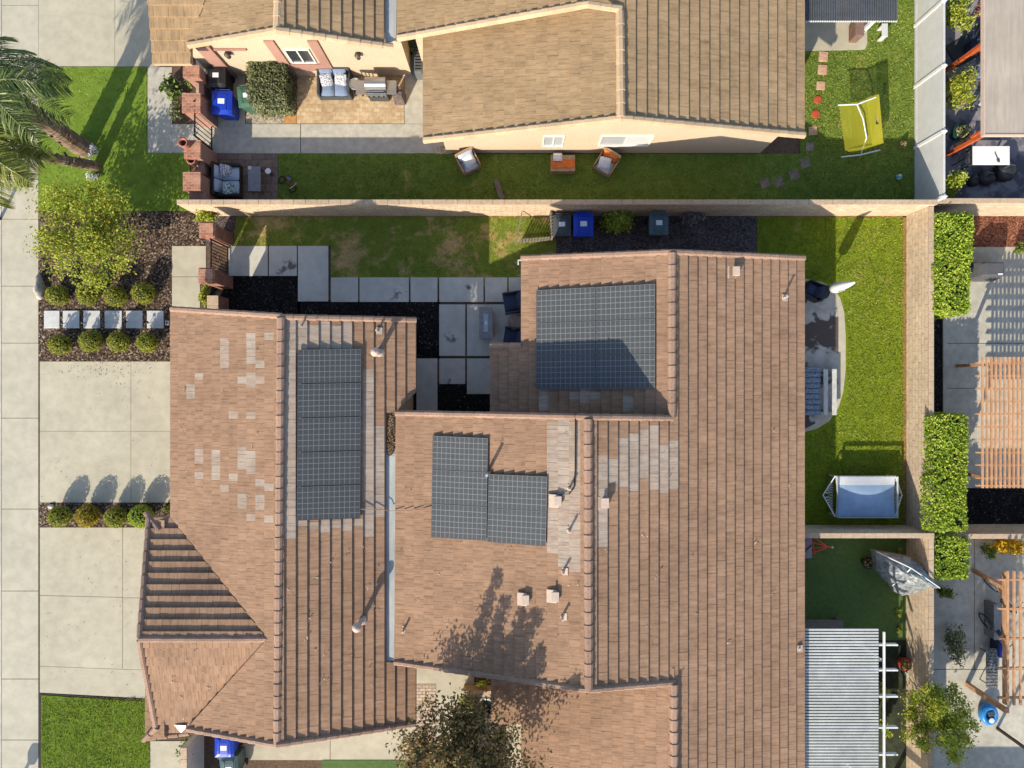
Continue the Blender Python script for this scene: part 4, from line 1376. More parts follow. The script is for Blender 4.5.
def tree(px, py, crown_px, zc, rad, nl, lm, label, trunk_r, size=0.1, clumps=60, spikes=0, lean=0.0, name='tree', flat_=1.0):
    base = G(px, py)
    o = thing(name, label, 'tree', tuple(base))
    cc = P(*crown_px, GZ + zc) - base
    tk = MB()
    tk.tube([(0, 0, -.1), (cc.x * .25, cc.y * .25, zc * .3), (cc.x * .6, cc.y * .6, zc * .62), (cc.x, cc.y, zc)], [trunk_r * 1.25, trunk_r, trunk_r * .75, trunk_r * .3], 9)
    cl = []
    for i in range(clumps):
        d = rnd_unit() * (R.random() ** .38)
        q = 1 + .35 * noise.noise(d * 2 + Vector((len(label), 0, 0)))
        cl.append((cc + Vector((d.x * rad[0] * q, d.y * rad[1] * q, d.z * rad[2] * q)), 0.16 + .12 * R.random()))
    st = Vector((cc.x * .5, cc.y * .5, zc * .55))
    for c_, s_ in cl[:26]:
        mid = st.lerp(c_, .5) + Vector((0, 0, -.12))
        tk.tube([st, mid, c_], [trunk_r * .45, trunk_r * .25, .008], 5)
    for i in range(spikes):
        a = R.uniform(0, 6.28)
        rr = R.uniform(.2, 1)
        q = cc + Vector((math.cos(a) * rad[0] * rr * .8, math.sin(a) * rad[1] * rr * .8, rad[2] * .7))
        tip = q + Vector((math.cos(a) * .35, math.sin(a) * .35, R.uniform(.7, 1.5)))
        tk.tube([q, tip], [.012, .004], 4)
        for k in range(5):
            cl.append((q.lerp(tip, k / 4), .08))
    tk.build('trunk', trunk_m, o, smooth=True)
    b = MB()
    mean = rad[0]
    for i in range(nl):
        c_, s_ = R.choice(cl)
        p = c_ + Vector((R.gauss(0, s_ * mean * .62), R.gauss(0, s_ * mean * .62), R.gauss(0, s_ * mean * .5)))
        out = (p - cc)
        nn = (out.normalized() * .45 if out.length > .01 else Vector((0, 0, 1))) + rnd_unit() * .8 + Vector((0, 0, .35))
        b.leaf(p, nn, size * R.uniform(.7, 1.5), size * .62, 0, (min(1, max(0, R.gauss(.5, .25))), 0, 0))
    b.build('crown', lm, o)
    return o


tree(121, 241, (84, 231), 1.85, (1.62, 1.85, .7), 7600, leaf_tree, 'young tree with yellow green leaves in the bark bed by the sidewalk', .05, .105, 75)
tree(478, 694, (465, 768), 5.0, (1.95, 1.9, 1.45), 25000, leaf_bronze, 'dark bronze and green leaved tree in the entry courtyard at the bottom', .09, .12, 110, 18)
GZ = 0.0
tree(880, 802, (946, 872), 4.1, (1.6, 1.9, 1.2), 9500, leaf_plain, 'tall tree below the frame whose dappled shade falls on the right hand yard', .09, .14, 60)
GZ = LOW
tree(933, 709, (938, 724), 2.6, (1.0, 1.3, 1.3), 9000, leaf_tree, 'round yellow green tree beside the wall in the lower right yard', .06, .09, 50)


GZ = 0.0
def palm(px, py, zt, crown_px, tr, nf, L, lm, label, skirt=0, seed=0):
    base = G(px, py)
    o = thing('palm_tree', label, 'palm tree', tuple(base))
    top = P(*crown_px, zt) - base
    b = MB()
    path, rs = [], []
    for i in range(15):
        t = i / 14
        path.append((top.x * t ** 1.2, top.y * t ** 1.2, -.05 + (zt + .05) * t))
        rs.append(tr * (1.25 - .45 * t) * (1 + .07 * (i % 2)))
    b.tube(path, rs, 12)
    for i in range(46):                                        # old leaf bases
        t = R.uniform(.15, 1); a = R.uniform(0, 6.28)
        c = Vector((top.x * t ** 1.2, top.y * t ** 1.2, zt * t)) + Vector((math.cos(a), math.sin(a), 0)) * tr * .95
        b.bar(c, c + Vector((math.cos(a) * .09, math.sin(a) * .09, .2)), .09, .03)
    b.build('trunk', palmtrunk, o)
    ga = R.uniform(0, 6.28)

    def frond(a, el, Lf, mb, dry=False, arms=30):
        pts = []
        p = Vector(top)
        d0 = Vector((math.cos(a) * math.cos(el), math.sin(a) * math.cos(el), math.sin(el)))
        side = Vector((-math.sin(a), math.cos(a), 0))
        steps = 14
        for i in range(steps + 1):
            pts.append(Vector(p))
            d0 = (d0 + Vector((0, 0, -.11 - .012 * i))).normalized()
            p = p + d0 * (Lf / steps)
        mb.tube(pts, [.026 * (1 - .85 * i / steps) + .003 for i in range(steps + 1)], 4)
        for i in range(arms):
            t = .12 + .88 * i / arms
            k = min(steps - 1, int(t * steps))
            c = pts[k].lerp(pts[k + 1], t * steps - k)
            dr = (pts[k + 1] - pts[k]).normalized()
            ll = .60 * math.sin(math.pi * (.12 + .8 * t)) + .12
            for sg_ in (-1, 1):
                for rep in range(2):
                    dd = (dr * R.uniform(.35, .8) + side * sg_ + Vector((0, 0, R.uniform(-.75, -.1)))).normalized()
                    e1 = c + dd * ll * .55 + Vector((0, 0, .02))
                    e2 = c + dd * ll + Vector((0, 0, -.12 - .08 * R.random()))
                    wv = dd.cross(Vector((0, 0, 1))).normalized() * .015
                    wv = (wv + Vector((0, 0, R.uniform(-.012, .012))))
                    mb.add([c - wv * .5, c + wv * .5, e1 + wv, e1 - wv, e2], [(0, 1, 2, 3), (3, 2, 4)], 0, (min(1, max(0, R.gauss(.45, .22))), 0, 0))
    for i in range(nf):
        m_ = MB()
        frond(ga + i * 2.399, R.uniform(-.1, 1.0), L * R.uniform(.82, 1.1), m_)
        m_.build('frond', lm, o)
    if skirt:
        m_ = MB()
        for i in range(skirt):
            frond(ga + i * 2.1, R.uniform(-1.0, -.6), L * .62, m_, True, 14)
        m_.build('dead_fronds', leaf_straw, o)
    return o


palm(84, 149, 4.9, (-8, 84), .28, 18, 2.4, leaf_palm, 'stout palm tree with dark green fronds on the bright front lawn', 4)
palm(98, 167, 4.7, (-14, 150), .15, 12, 1.9, leaf_palmy, 'slim palm tree with yellow green fronds, leaning over the sidewalk', 3)
bush(92, 151, .25, .2, .26, .2, 90, leaf_mat('white blossom', [(0, (.3, .32, .4)), (1, (.75, .77, .82))], .2), 'pale low plant at the foot of the two palm trees', 'plant', 'flowering_plant', .09, 6)
bush(92, 176, .2, .22, .2, .18, 90, MATS['white blossom'], 'pale low plant just below the slim palm trunk', 'plant', 'flowering_plant', .09, 6)

# lawn blades, one uncountable mass
lawn_areas = [((38.6, 67, 147, 211), 1500), ((147, 154, 189, 211), 500), ((42, 698, 150, 775), 5500), ((279, 155, 800, 213), 14000), ((800, 50, 913, 213), 15000),
              ((868, -10, 913, 50), 2000), ((237, 216, 552, 275), 3500), ((757, 216, 906, 530), 30000)]
gv, gf, gt = [], [], []
rng = np.random.default_rng(5)
for (x0, y0, x1, y1), n in lawn_areas:
    xs = (rng.uniform(x0, x1, n) - 512) * H / F
    ysv = (384 - rng.uniform(y0, y1, n)) * H / F
    for x, y in zip(xs, ysv):
        px_, py_ = to_px((x, y, 0))
        if inside([(750, 276), (822, 279), (842, 292), (848, 335), (846, 400), (832, 426), (808, 436), (750, 436)], px_, py_) or (py_ < 52 and 795 < px_ < 868):
            continue
        if px_ < 332 and px_ > 228 and 246 < py_ < 280:
            continue
        a = R.uniform(0, 6.28); h_ = R.uniform(.03, .06); wv = R.uniform(.012, .022); ln = R.uniform(.02, .06)
        i = len(gv)
        ca, sa = math.cos(a), math.sin(a)
        gv += [(x - sa * wv, y + ca * wv, .018), (x + sa * wv, y - ca * wv, .018), (x + ca * ln, y + sa * ln, .02 + h_)]
        gf.append((i, i + 1, i + 2))
        gt.append((min(1, max(0, R.gauss(.45, .22) + .25 * noise.noise(Vector((x * .8, y * .8, 1))))), 0, 0))
gb = MB(); gb.v, gb.f, gb.t, gb.m = gv, gf, gt, [0] * len(gf)
tag(gb.build('grass', grass_m), 'short mown grass blades over the lawns', 'grass', kind='stuff')
# ---------------------------------------------------------------- stepping stones, lights, rocks
def block_stone(px, py, w_, d_, h, m, label, group, rz=0.0, rough=0.0, name='stepping_stone'):
    p = G(px, py)
    b = MB(); b.box((0, 0, h / 2), (w_, d_, h), 0)
    o = b.build(name, m, None, bevel=0.012)
    o.location = (p.x, p.y, 0.005); o.rotation_euler = (0, 0, rz)
    return tag(o, label, 'stepping stone', group)


paver_w = mat('white paver', A(214, 214, 212), A(200, 200, 198), 5, 0.9, macro=0.05)
sx = [(179, 241), (254, 320), (336, 403), (421, 490), (506, 572), (590, 656)]
nth = ['nearest the sidewalk', 'second from the sidewalk', 'third from the sidewalk', 'fourth from the sidewalk', 'fifth from the sidewalk', 'nearest the garage']
for i, (a, c) in enumerate(sx):
    block_stone((a + c) / 8, 180 + 558 / 4, (c - a) / 4 * .0375, .66, .045, paver_w, 'square white stepping stone in the bark bed, ' + nth[i], 'white stepping stones')
for i, (x, y, m, w_, d_) in enumerate([(823, 57, pinkstone, .34, .38), (822, 70, pinkstone, .34, .36), (820.5, 86, pinkstone, .32, .32), (817.5, 100, redstone, .3, .3), (815.5, 114.5, redstone, .32, .32),
                                       (812.5, 131, pinkstone, .32, .32), (809.5, 147, greystone, .32, .32), (805, 163, greystone, .36, .36), (794, 175, greystone, .36, .36), (779, 182, greystone, .36, .34), (764.5, 183, greystone, .36, .34)]):
    lab = ['pale pink stepping stone nearest the slatted patio cover', 'second pale pink stepping stone from the slatted patio cover', 'third pale pink stepping stone from the slatted patio cover',
           'bright red round stepping stone on the lawn', 'dull red round stepping stone on the lawn', 'pale pink stepping stone just below the two red ones', 'grey stepping stone at the corner of the north house roof',
           'grey brown stepping stone in the shade, second past the roof corner', 'grey brown stepping stone in the shade, at the bend of the path',
           'grey brown stepping stone in the shade, second from the left end of the path', 'grey brown stepping stone in the shade, at the left end of the path'][i]
    if m is redstone:
        p = G(x, y)
        b = MB(); b.lathe((0, 0, 0), [(w_ * .5, 0), (w_ * .5, .04), (w_ * .45, .05), (w_ * .05, .05)], 18)
        o = b.build('stepping_stone', m); o.location = (p.x, p.y, .008); tag(o, lab, 'stepping stone', 'stepping stones by the north house')
    else:
        block_stone(x, y, w_, d_, .045 if y < 150 else .026, m, lab, 'stepping stones by the north house', R.uniform(-.12, .12) + (.4 if y > 150 else 0))

for i, (x, y) in enumerate([(263, 575), (344, 572), (428, 570), (516, 568), (603, 572)]):
    p = G(x / 4, 180 + y / 4)
    o = thing('path_light', 'small black path light standing by the white stepping stones, ' + ['first', 'second', 'third', 'fourth', 'fifth'][i] + ' from the sidewalk', 'path light', tuple(p), 0, 'path lights in the bark bed')
    b = MB(); b.tube([(0, 0, 0), (0, 0, .26)], .012, 6); b.build('stake', darkiron, o)
    b = MB(); b.lathe((0, 0, .26), [(.05, -.03), (.055, 0), (.01, .03)], 10); b.build('lamp_head', darkiron, o)
p = G(168, 323)
o = thing('ground_lamp', 'small square flush lamp by the garage corner in the bark bed', 'lamp', tuple(p))
b = MB(); b.box((0, 0, .05), (.12, .16, .1)); b.build('housing', white, o, bevel=.01)
b = MB(); b.box((0, 0, .103), (.07, .1, .012)); b.build('lens', greypl, o)
b = MB(); b.blob((0, 0, .14), (.2, .42, .24), 0, 4, .25, 16, 1.6)
o = b.build('boulder', stone, None, smooth=True); o.location = G(42, 288); tag(o, 'pale boulder beside the sidewalk at the corner of the bark bed', 'boulder')
b = MB(); b.blob((0, 0, .04), (.13, .1, .06), 0, 8, .25, 12, 1.6)
o = b.build('stone', stone, None, smooth=True); o.location = G(52, 506.5); tag(o, 'flat white stone in the strip between the driveways', 'stone')


# ---------------------------------------------------------------- wheeled bins
def wheeled_bin(px, py, m, label, rz=0.0, s=1.0, group='wheeled bins', z=1.06):
    o = thing('wheeled_bin', label, 'bin', tuple(G(px, py, z)), rz, group)
    w_, d_, h = .60 * s, .68 * s, 1.0
    b = MB()
    lo, hi = .78, 1.0
    vs = []
    for zz, k in ((.06, lo), (.5, .9), (.93, 1), (.98, 1.04), (1.0, 1.04)):
        vs += [(-w_ / 2 * k, -d_ / 2 * k, zz), (w_ / 2 * k, -d_ / 2 * k, zz), (w_ / 2 * k, d_ / 2 * k, zz), (-w_ / 2 * k, d_ / 2 * k, zz)]
    fs = [(3, 2, 1, 0), (16, 17, 18, 19)]
    for i in range(4):
        for k in range(4):
            fs.append((i * 4 + k, i * 4 + (k + 1) % 4, i * 4 + 4 + (k + 1) % 4, i * 4 + 4 + k))
    b.add(vs, fs); b.build('body', m, o, bevel=0.03, seg=3)
    b = MB()
    n = 6
    for k in range(n):                                          # domed lid in strips
        pass
    vs, fs = [], []
    for i in range(n + 1):
        u = i / n * 2 - 1
        for j in range(n + 1):
            v = j / n * 2 - 1
            vs.append((u * w_ * .55, v * d_ * .56 - .01, 1.03 + .07 * (1 - u ** 4) * (1 - v ** 4)))
    for i in range(n):
        for j in range(n):
            fs.append((i * (n + 1) + j, (i + 1) * (n + 1) + j, (i + 1) * (n + 1) + j + 1, i * (n + 1) + j + 1))
    b.add(vs, fs)
    b.box((0, -.01, 1.015), (w_ * 1.1, d_ * 1.12, .035))
    b.box((-w_ * .26, -.02, 1.095), (.05, d_ * .7, .025)); b.box((w_ * .26, -.02, 1.095), (.05, d_ * .7, .025))
    lid = b.build('lid', m, o, bevel=0.014)
    b = MB(); b.box((0, .02, 1.106), (w_ * .36, d_ * .24, .012)); b.build('label', label_m, lid)
    b = MB(); b.tube([(-w_ * .4, d_ * .62, 1.0), (w_ * .4, d_ * .62, 1.0)], .018, 8)
    for sx_ in (-.36, .36):
        b.bar((w_ * sx_, d_ * .48, .97), (w_ * sx_, d_ * .63, 1.0), .03)
    b.build('handle', m, o)
    for sx_ in (-1, 1):
        b = MB(); b.tube([(sx_ * w_ * .36, d_ * .40, .13), (sx_ * w_ * .48, d_ * .40, .13)], .13, 16); b.build('wheel', rubber, o)
    return o


wheeled_bin(216, 76, blackpl, 'black wheeled bin nearest the wall of the north house')
wheeled_bin(221.5, 102, bluepl, 'bright blue wheeled bin beside the gate of the north house', -.03, 1.12)
wheeled_bin(246.5, 96, greenpl, 'green wheeled bin under the square clipped bush', .1)
wheeled_bin(562, 225, greypl, 'dark grey wheeled bin next to the trellis')
wheeled_bin(583.5, 224.5, bluepl, 'bright blue wheeled bin against the long tan wall', 0, 1.1)
wheeled_bin(659, 223.5, tealgrey, 'grey green wheeled bin standing alone by the dry bush', 0, 1.05)
wheeled_bin(224, 747, bluepl, 'bright blue wheeled bin under the eave at the bottom edge', math.pi, 1.05)
wheeled_bin(229, 768, tealgrey, 'grey wheeled bin at the bottom edge below a blue one', math.pi + .1)


# ---------------------------------------------------------------- garden seats
def sofa(px, py, rz, w_, d_, label, cm, seats=2, pillows=(), back_m=None, frame_m=None, name='loveseat', cat='sofa', arms=True, group=None, z=.45, armw=.1):
    o = thing(name, label, cat, tuple(G(px, py, z)), rz, group)
    fm_ = frame_m or wicker
    b = MB()
    b.box((0, 0, .17), (w_ - .04, d_ - .04, .26)); b.build('base', fm_, o, bevel=.02)
    b = MB(); b.box((0, d_ / 2 - .06, .40), (w_, .11, .74)); b.build('back_frame', fm_, o, bevel=.03)
    if arms:
        for s_ in (-1, 1):
            b = MB(); b.box((s_ * (w_ / 2 - armw / 2), -.05, .31), (armw, d_ - .12, .56)); b.build('arm', fm_, o, bevel=.03)
    cw = (w_ - 2 * armw - .02) / seats
    for i in range(seats):
        x = -w_ / 2 + armw + .01 + cw * (i + .5)
        b = MB(); b.cushion((x, -.08, .38), (cw - .015, d_ - .22, .2)); b.build('seat_cushion', cm, o, smooth=True)
        b = MB(); b.cushion((x, d_ / 2 - .20, .58), (cw - .02, .44, .19), 0, 0, (math.radians(68), 0)); b.build('back_cushion', back_m or cm, o, smooth=True)
    for (x, y, rot, m_) in pillows:
        b = MB(); b.cushion((x, y, .58), (.44, .44, .17), rot, 0, (math.radians(38), 0)); b.build('pillow', m_, o, smooth=True)
    return o


sofa(227, 180, math.pi / 2, 1.22, .92, 'two seat grey blue sofa with patterned pillows beside brick capped pillars', fab_grey, 2, [(.33, -.02, .1, pat_grey), (-.36, -.12, -.1, pat_teal)])
sofa(334, 83, 0, 1.22, .98, 'two seat blue sofa with two white patterned pillows on the tan pavers', fab_blue, 2, [(-.25, .05, .15, pat_grey), (.27, .08, -.2, pat_grey)], frame_m=greypl)
o = thing('coffee_table', 'low grey coffee table in front of the grey blue sofa', 'table', tuple(G(254.5, 179, .4)))
b = MB(); b.box((0, 0, .4), (.46, .92, .05)); b.build('tabletop', mat('grey tabletop', A(150, 150, 156), A(138, 138, 144), 8, .5), o, bevel=.01)
for sx_ in (-1, 1):
    for sy_ in (-1, 1):
        b = MB(); b.box((sx_ * .19, sy_ * .4, .19), (.05, .05, .38)); b.build('leg', greypl, o)
p = P(250, 168, .43); o = thing('candle_dish', 'tiny white dish on the low grey coffee table', 'dish', tuple(p))
b = MB(); b.lathe((0, 0, 0), [(.04, 0), (.07, .03), (.06, .03), (.03, .015)], 12); b.build('bowl', white, o)
b = MB(); b.tube([(0, 0, .015), (0, 0, .06)], .02, 8); b.build('candle', cream, o)
o = thing('side_table', 'small round white side table beside the low grey coffee table', 'table', tuple(G(268, 171, .45)))
b = MB(); b.lathe((0, 0, .43), [(.1, 0), (.11, .02), (.10, .04), (.01, .04)], 16); b.build('tabletop', white, o)
b = MB(); b.tube([(0, 0, 0), (0, 0, .43)], .03, 8); b.lathe((0, 0, 0), [(.09, 0), (.08, .02), (.03, .03)], 12); b.build('pedestal', greypl, o)
# patio chairs along the tan wall
lt = mat('light wood', A(196, 164, 130), A(168, 136, 104), 6, .8)
sofa(468, 161, .48, .72, .72, 'grey blue garden armchair near the left corner of the north house lawn', fab_grey, 1, [(.05, -.05, .2, fab_white)], frame_m=lt, name='garden_chair', cat='chair', armw=.05)
sofa(607, 162, -.55, .72, .76, 'garden armchair with grey seat and orange back under the larger window', fab_grey, 1, [(-.05, -.12, .3, fab_white)], back_m=fab_orange, frame_m=lt, name='garden_chair', cat='chair', armw=.05)
o = thing('side_table', 'wooden box table with an orange cloth and white cushion on the north lawn', 'table', tuple(G(563, 163, .4)))
b = MB(); b.box((0, 0, .2), (.9, .6, .4)); b.build('box', lt, o, bevel=.015)
b = MB(); b.box((.0, -.04, .415), (.86, .3, .03)); b.build('cloth', fab_orange, o, bevel=.01)
b = MB(); b.cushion((-.2, .2, .47), (.34, .3, .12)); b.build('cushion', fab_white, o, smooth=True)
o = thing('skateboard', 'narrow dark board lying on the grass by the long tan wall', 'board', tuple(G(499, 190)), .3)
b = MB(); b.prism([(-.1, -.3), (-.07, -.38), (0, -.41), (.07, -.38), (.1, -.3), (.1, .3), (.07, .38), (0, .41), (-.07, .38), (-.1, .3)], .09, .11); b.build('deck', greywood, o, bevel=.004)
for y in (-.24, .24):
    b = MB(); b.tube([(-.1, y, .055), (.1, y, .055)], .012, 6)
    b.tube([(-.11, y, .05), (-.07, y, .05)], .032, 10); b.tube([(.11, y, .05), (.07, y, .05)], .032, 10); b.build('truck', rubber, o)

# the grill on the tan pavers
o = thing('barbecue_grill', 'stainless steel barbecue with side shelves on the tan pavers', 'grill', tuple(G(376, 87, .9)))
b = MB(); b.box((0, .05, .45), (.72, .5, .78)); b.build('cabinet', greypl, o, bevel=.02)
b = MB(); b.tube([(-.37, .1, .92), (.37, .1, .92)], .24, 16); b.build('hood', steel, o)
for s_, nm in ((-1, 'side_shelf'), (1, 'side_shelf')):
    b = MB(); b.box((s_ * .56, .0, .86), (.36, .5, .04)); b.build(nm, steel, o, bevel=.01)
b = MB(); b.box((0, -.26, .84), (.74, .1, .12)); b.build('control_panel', steel, o, bevel=.01)
b = MB(); b.tube([(-.3, -.2, 1.0), (.3, -.2, 1.0)], .016, 8); b.build('handle', steel, o)
for k in range(4):
    b = MB(); b.tube([(-.27 + .18 * k, -.31, .84), (-.27 + .18 * k, -.35, .84)], .03, 10); b.build('knob', blackpl, o)
o = thing('storage_box', 'dark covered stand at the right end of the barbecue', 'stand', tuple(G(397, 91, .8)))
b = MB(); b.box((0, 0, .4), (.42, .44, .8), taper=.85); b.build('cover', mat('brown cover', A(130, 116, 112), A(100, 88, 86), 9, .9), o, bevel=.04)
b = MB(); b.box((0, 0, .81), (.34, .05, .03)); b.build('strap', blackpl, o)
o = thing('trolley', 'small dark cart with a round tray at the left end of the barbecue', 'cart', tuple(G(355, 84, .8)))
b = MB(); b.lathe((0, 0, .78), [(.2, 0), (.22, .04), (.2, .05), (.18, .02), (.02, .02)], 18); b.build('tray', steel, o)
b = MB()
for s_ in (-1, 1):
    for t_ in (-1, 1):
        b.bar((s_ * .13, t_ * .13, 0), (s_ * .13, t_ * .13, .78), .03)
b.box((0, 0, .3), (.3, .3, .03)); b.build('stand', blackpl, o)
# small balance bike on the lawn edge
o = thing('toy_bicycle', 'small child bicycle lying on the grass edge beside the brown pavers', 'bicycle', tuple(G(288, 185)), -.7)
for x in (-.26, .26):
    b = MB(); b.tube([(x + .14 * math.cos(t), .14 * math.sin(t), .08 + .06 * math.cos(t)) for t in [k * math.pi / 8 for k in range(17)]], .022, 6, caps=False); b.build('wheel', rubber, o)
b = MB(); b.tube([(-.26, 0, .1), (0, .12, .16), (.26, 0, .1)], .018, 6); b.tube([(0, .12, .16), (.0, .0, .1)], .016, 6); b.build('frame', plain('red paint', (.35, .03, .03), .4), o)
b = MB(); b.cushion((-.06, .2, .18), (.16, .1, .06)); b.build('saddle', plain('purple saddle', (.12, .14, .35)), o, smooth=True)
b = MB(); b.tube([(.24, -.06, .26), (.26, .16, .16), (.3, .26, .3)], .014, 6); b.build('handlebar', fab_white, o)
# dark utility boxes by the tan roof's left eave
o = thing('air_conditioner', 'grey air conditioning unit in the narrow gap beside the tan roof', 'air conditioner', tuple(G(418, 57, .7)))
b = MB(); b.box((0, 0, .36), (.28, 1.1, .7)); b.build('casing', mat('grey metal', (.12, .13, .14), (.1, .11, .12), 6, .5), o, bevel=.02)
b = MB()
for k in range(9):
    b.box((0, -.44 + .11 * k, .72), (.22, .03, .02))
b.build('grille', darkiron, o)

# ---------------------------------------------------------------- goal, ball, flower pot
o = thing('football_goal', 'yellow netted football goal with a white frame on the upper lawn', 'goal', (0, 0, 0))
gl = G(861, 128); o.location = gl; LOC[o.name] = tuple(gl)
zt = 1.15
ta, tb = P(838, 105, zt), P(876, 97, zt)             # upper back corners
fa, fb = P(841, 157, .06), P(880, 150, .06)           # front foot rail on the grass
ha, hb = P(841, 143, .9), P(883, 141, .9)
b = MB(True)
mid = (ta + tb) / 2 + Vector((0, -.12, 0))
b.tube([ta, mid, tb], .025, 8); b.tube([fa, (fa + fb) / 2 + Vector((0, -.05, 0)), fb], .028, 8)
mt, mf = mid, (fa + fb) / 2 + Vector((0, -.05, 0))
b.tube([mt, mt.lerp(mf, .35) + Vector((0, 0, .36)), mt.lerp(mf, .75) + Vector((0, 0, .52)), mf], .022, 8)
b.build('frame', white, o)
b = MB(True)
n = 10
ga_, gb_ = P(839, 106, zt - .02), P(879, 94, zt + .02)
gc, gd = P(845, 150, .75), P(884, 143, .75)
grid = [[ga_.lerp(gb_, i / n).lerp(gc.lerp(gd, i / n), j / n) + Vector((0, 0, .10 * math.sin(math.pi * i / n) * -1 - .2 * math.sin(math.pi * j / n) * 0)) for i in range(n + 1)] for j in range(n + 1)]
for j in range(n):
    for i in range(n):
        b.face([grid[j + 1][i], grid[j + 1][i + 1], grid[j][i + 1], grid[j][i]])
low = [P(841 + 41 * i / n, 155 - 7 * i / n, .1) for i in range(n + 1)]
tip = [P(847 + 20 * min(1, i / 5), 150 + 4 * min(1, i / 5) - 10 * max(0, i - 5) / 5, .3) for i in range(n + 1)]
nm, nnt, nbs = nodes('yellow net')
nbs.inputs['Base Color'].default_value = (.42, .39, .02, 1); nbs.inputs['Roughness'].default_value = .7
trn = nnt.nodes.new('ShaderNodeBsdfTransparent'); mxs = nnt.nodes.new('ShaderNodeMixShader'); mxs.inputs[0].default_value = .42
tl = nnt.nodes.new('ShaderNodeBsdfTranslucent'); tl.inputs[0].default_value = (.55, .5, .03, 1)
mx2 = nnt.nodes.new('ShaderNodeMixShader'); mx2.inputs[0].default_value = .35
nnt.links.new(nbs.outputs[0], mx2.inputs[1]); nnt.links.new(tl.outputs[0], mx2.inputs[2])
nnt.links.new(mx2.outputs[0], mxs.inputs[1]); nnt.links.new(trn.outputs[0], mxs.inputs[2]); nnt.links.new(mxs.outputs[0], nnt.nodes['Material Output'].inputs[0])
b.build('net', nm, o)
b = MB(True)
b.face([gd, hb, gb_, gb_.lerp(ga_, .3), gd.lerp(gc, .3)][::-1])
b.face([gc, gd, P(872, 146, .2), P(852, 153, .2)][::-1])
b.build('side_net', nm, o)
b = MB(True); c_ = P(877.5, 118, .95); b.box(tuple(c_), (.12, .45, .03), .05); b.build('badge', blackpl, o)
b = MB(True); b.box((c_.x, c_.y, c_.z + .02), (.06, .26, .012), .05); b.build('badge_panel', mat('badge print', A(230, 200, 200), A(200, 80, 80), 30, .6), o)
p = G(899, 177, .1); b = MB(); b.lathe((0, 0, .11), [(.11 * math.sin(math.pi * k / 10) + 1e-4, -.11 * math.cos(math.pi * k / 10)) for k in range(11)], 16)
o = b.build('ball', mat('ball paint', A(190, 226, 220), A(60, 170, 170), 9, .5, lo=.49, hi=.51), None, smooth=True); o.location = p; tag(o, 'white and teal ball on the shaded grass by the vinyl fence', 'ball')


def flower_pot(px, py, label, m, lm, r=.14, h=.25, z=.25, n=60):
    o = thing('flower_pot', label, 'flower pot', tuple(G(px, py, z)))
    b = MB(); b.lathe((0, 0, 0), [(r * .7, 0), (r, h * .85), (r * 1.12, h * .86), (r * 1.12, h), (r * .95, h), (r * .9, h * .8), (.01, h * .8)], 16); b.build('pot', m, o, smooth=False)
    b = MB()
    for i in range(n):
        d = rnd_unit(); b.leaf((d.x * r * .8, d.y * r * .8, h + abs(d.z) * r * 1.1), d + Vector((0, 0, .6)), .09, .05)
    b.build('plant', lm, o)
    return o


flower_pot(904, 144, 'small orange pot with a pale flower beside the vinyl fence', terracotta, leaf_ylw, .12, .2)
flower_pot(905, 664, 'red pot with mixed green leaves under the white pergola rafters', plain('red glaze', (.4, .05, .03), .4), leaf_ylw, .22, .35, .3, 150)
flower_pot(961, 132, 'dark green pot with a pale leaved plant beside the lower orange beam', plain('dark green glaze', (.012, .05, .05), .35), leaf_ylw, .28, .45, .4, 240)
flower_pot(868, 563, 'round dark planter at the left end of the grey draped cover', blackpl, leaf_bronze, .2, .35, .3, 90)

# ---------------------------------------------------------------- trellis corner by the bins
tr_o = thing('wooden_trellis', 'weathered picket enclosure on the dry grass beside the dark grey bin', 'trellis', tuple(G(531, 232)))
for nm_, a, c, k, hh in (('picket_panel', G(521, 243), G(548, 241), 9, .75), ('picket_panel', G(550, 216), G(551, 241), 8, .95)):
    b = MB(True)
    for i in range(k + 1):
        q = a.lerp(c, i / k)
        b.bar(q, q + Vector((0, 0, hh)), .075, .022, roll=0 if a.y == c.y else 0)
    for z in (.2, hh - .12):
        b.bar(a + Vector((0, 0, z)), c + Vector((0, 0, z)), .03, .06)
    b.build(nm_, greywood, tr_o)
b = MB(True)
a, c = G(527, 214), G(549, 214)
for i in range(6):
    q = a.lerp(c, i / 5); b.bar(q, q + Vector((0, 0, .85)), .05, .02)
for z in (.2, .8):
    b.bar(a + Vector((0, 0, z)), c + Vector((0, 0, z)), .03, .05)
b.build('picket_panel', greywood, tr_o)
# cord of wood sticks shading the grass
b = MB(True); b.bar(P(522, 212, .85), P(516, 243, .7), .04, .04); b.build('rail', greywood, tr_o)

# ---------------------------------------------------------------- courtyard seating
o = thing('fire_table', 'rectangular grey fire table on the concrete slabs', 'table', tuple(G(486, 323, .55)))
b = MB(); b.box((0, 0, .25), (.42, 1.05, .46)); b.build('base', greypl, o, bevel=.02)
b = MB(); b.box((0, 0, .52), (.5, 1.16, .07)); b.build('tabletop', mat('grey slab', A(170, 170, 172, .6), A(150, 150, 152, .6), 8, .6), o, bevel=.012)
b = MB(); b.box((0, 0, .562), (.18, .66, .014)); b.build('burner_tray', steel, o, bevel=.004)
b = MB(); b.box((0, 0, .575), (.06, .14, .014)); b.build('valve_cover', white, o)
sofa(514, 302, -math.pi / 2 + .15, .78, .80, 'navy lounge chair under the eave, above the round stone table', fab_navy, 1, frame_m=greypl, name='lounge_chair', cat='chair', armw=.05)
sofa(514, 338, -math.pi / 2 - .15, .78, .80, 'navy lounge chair under the eave, below the round stone table', fab_navy, 1, frame_m=greypl, name='lounge_chair', cat='chair', armw=.05)
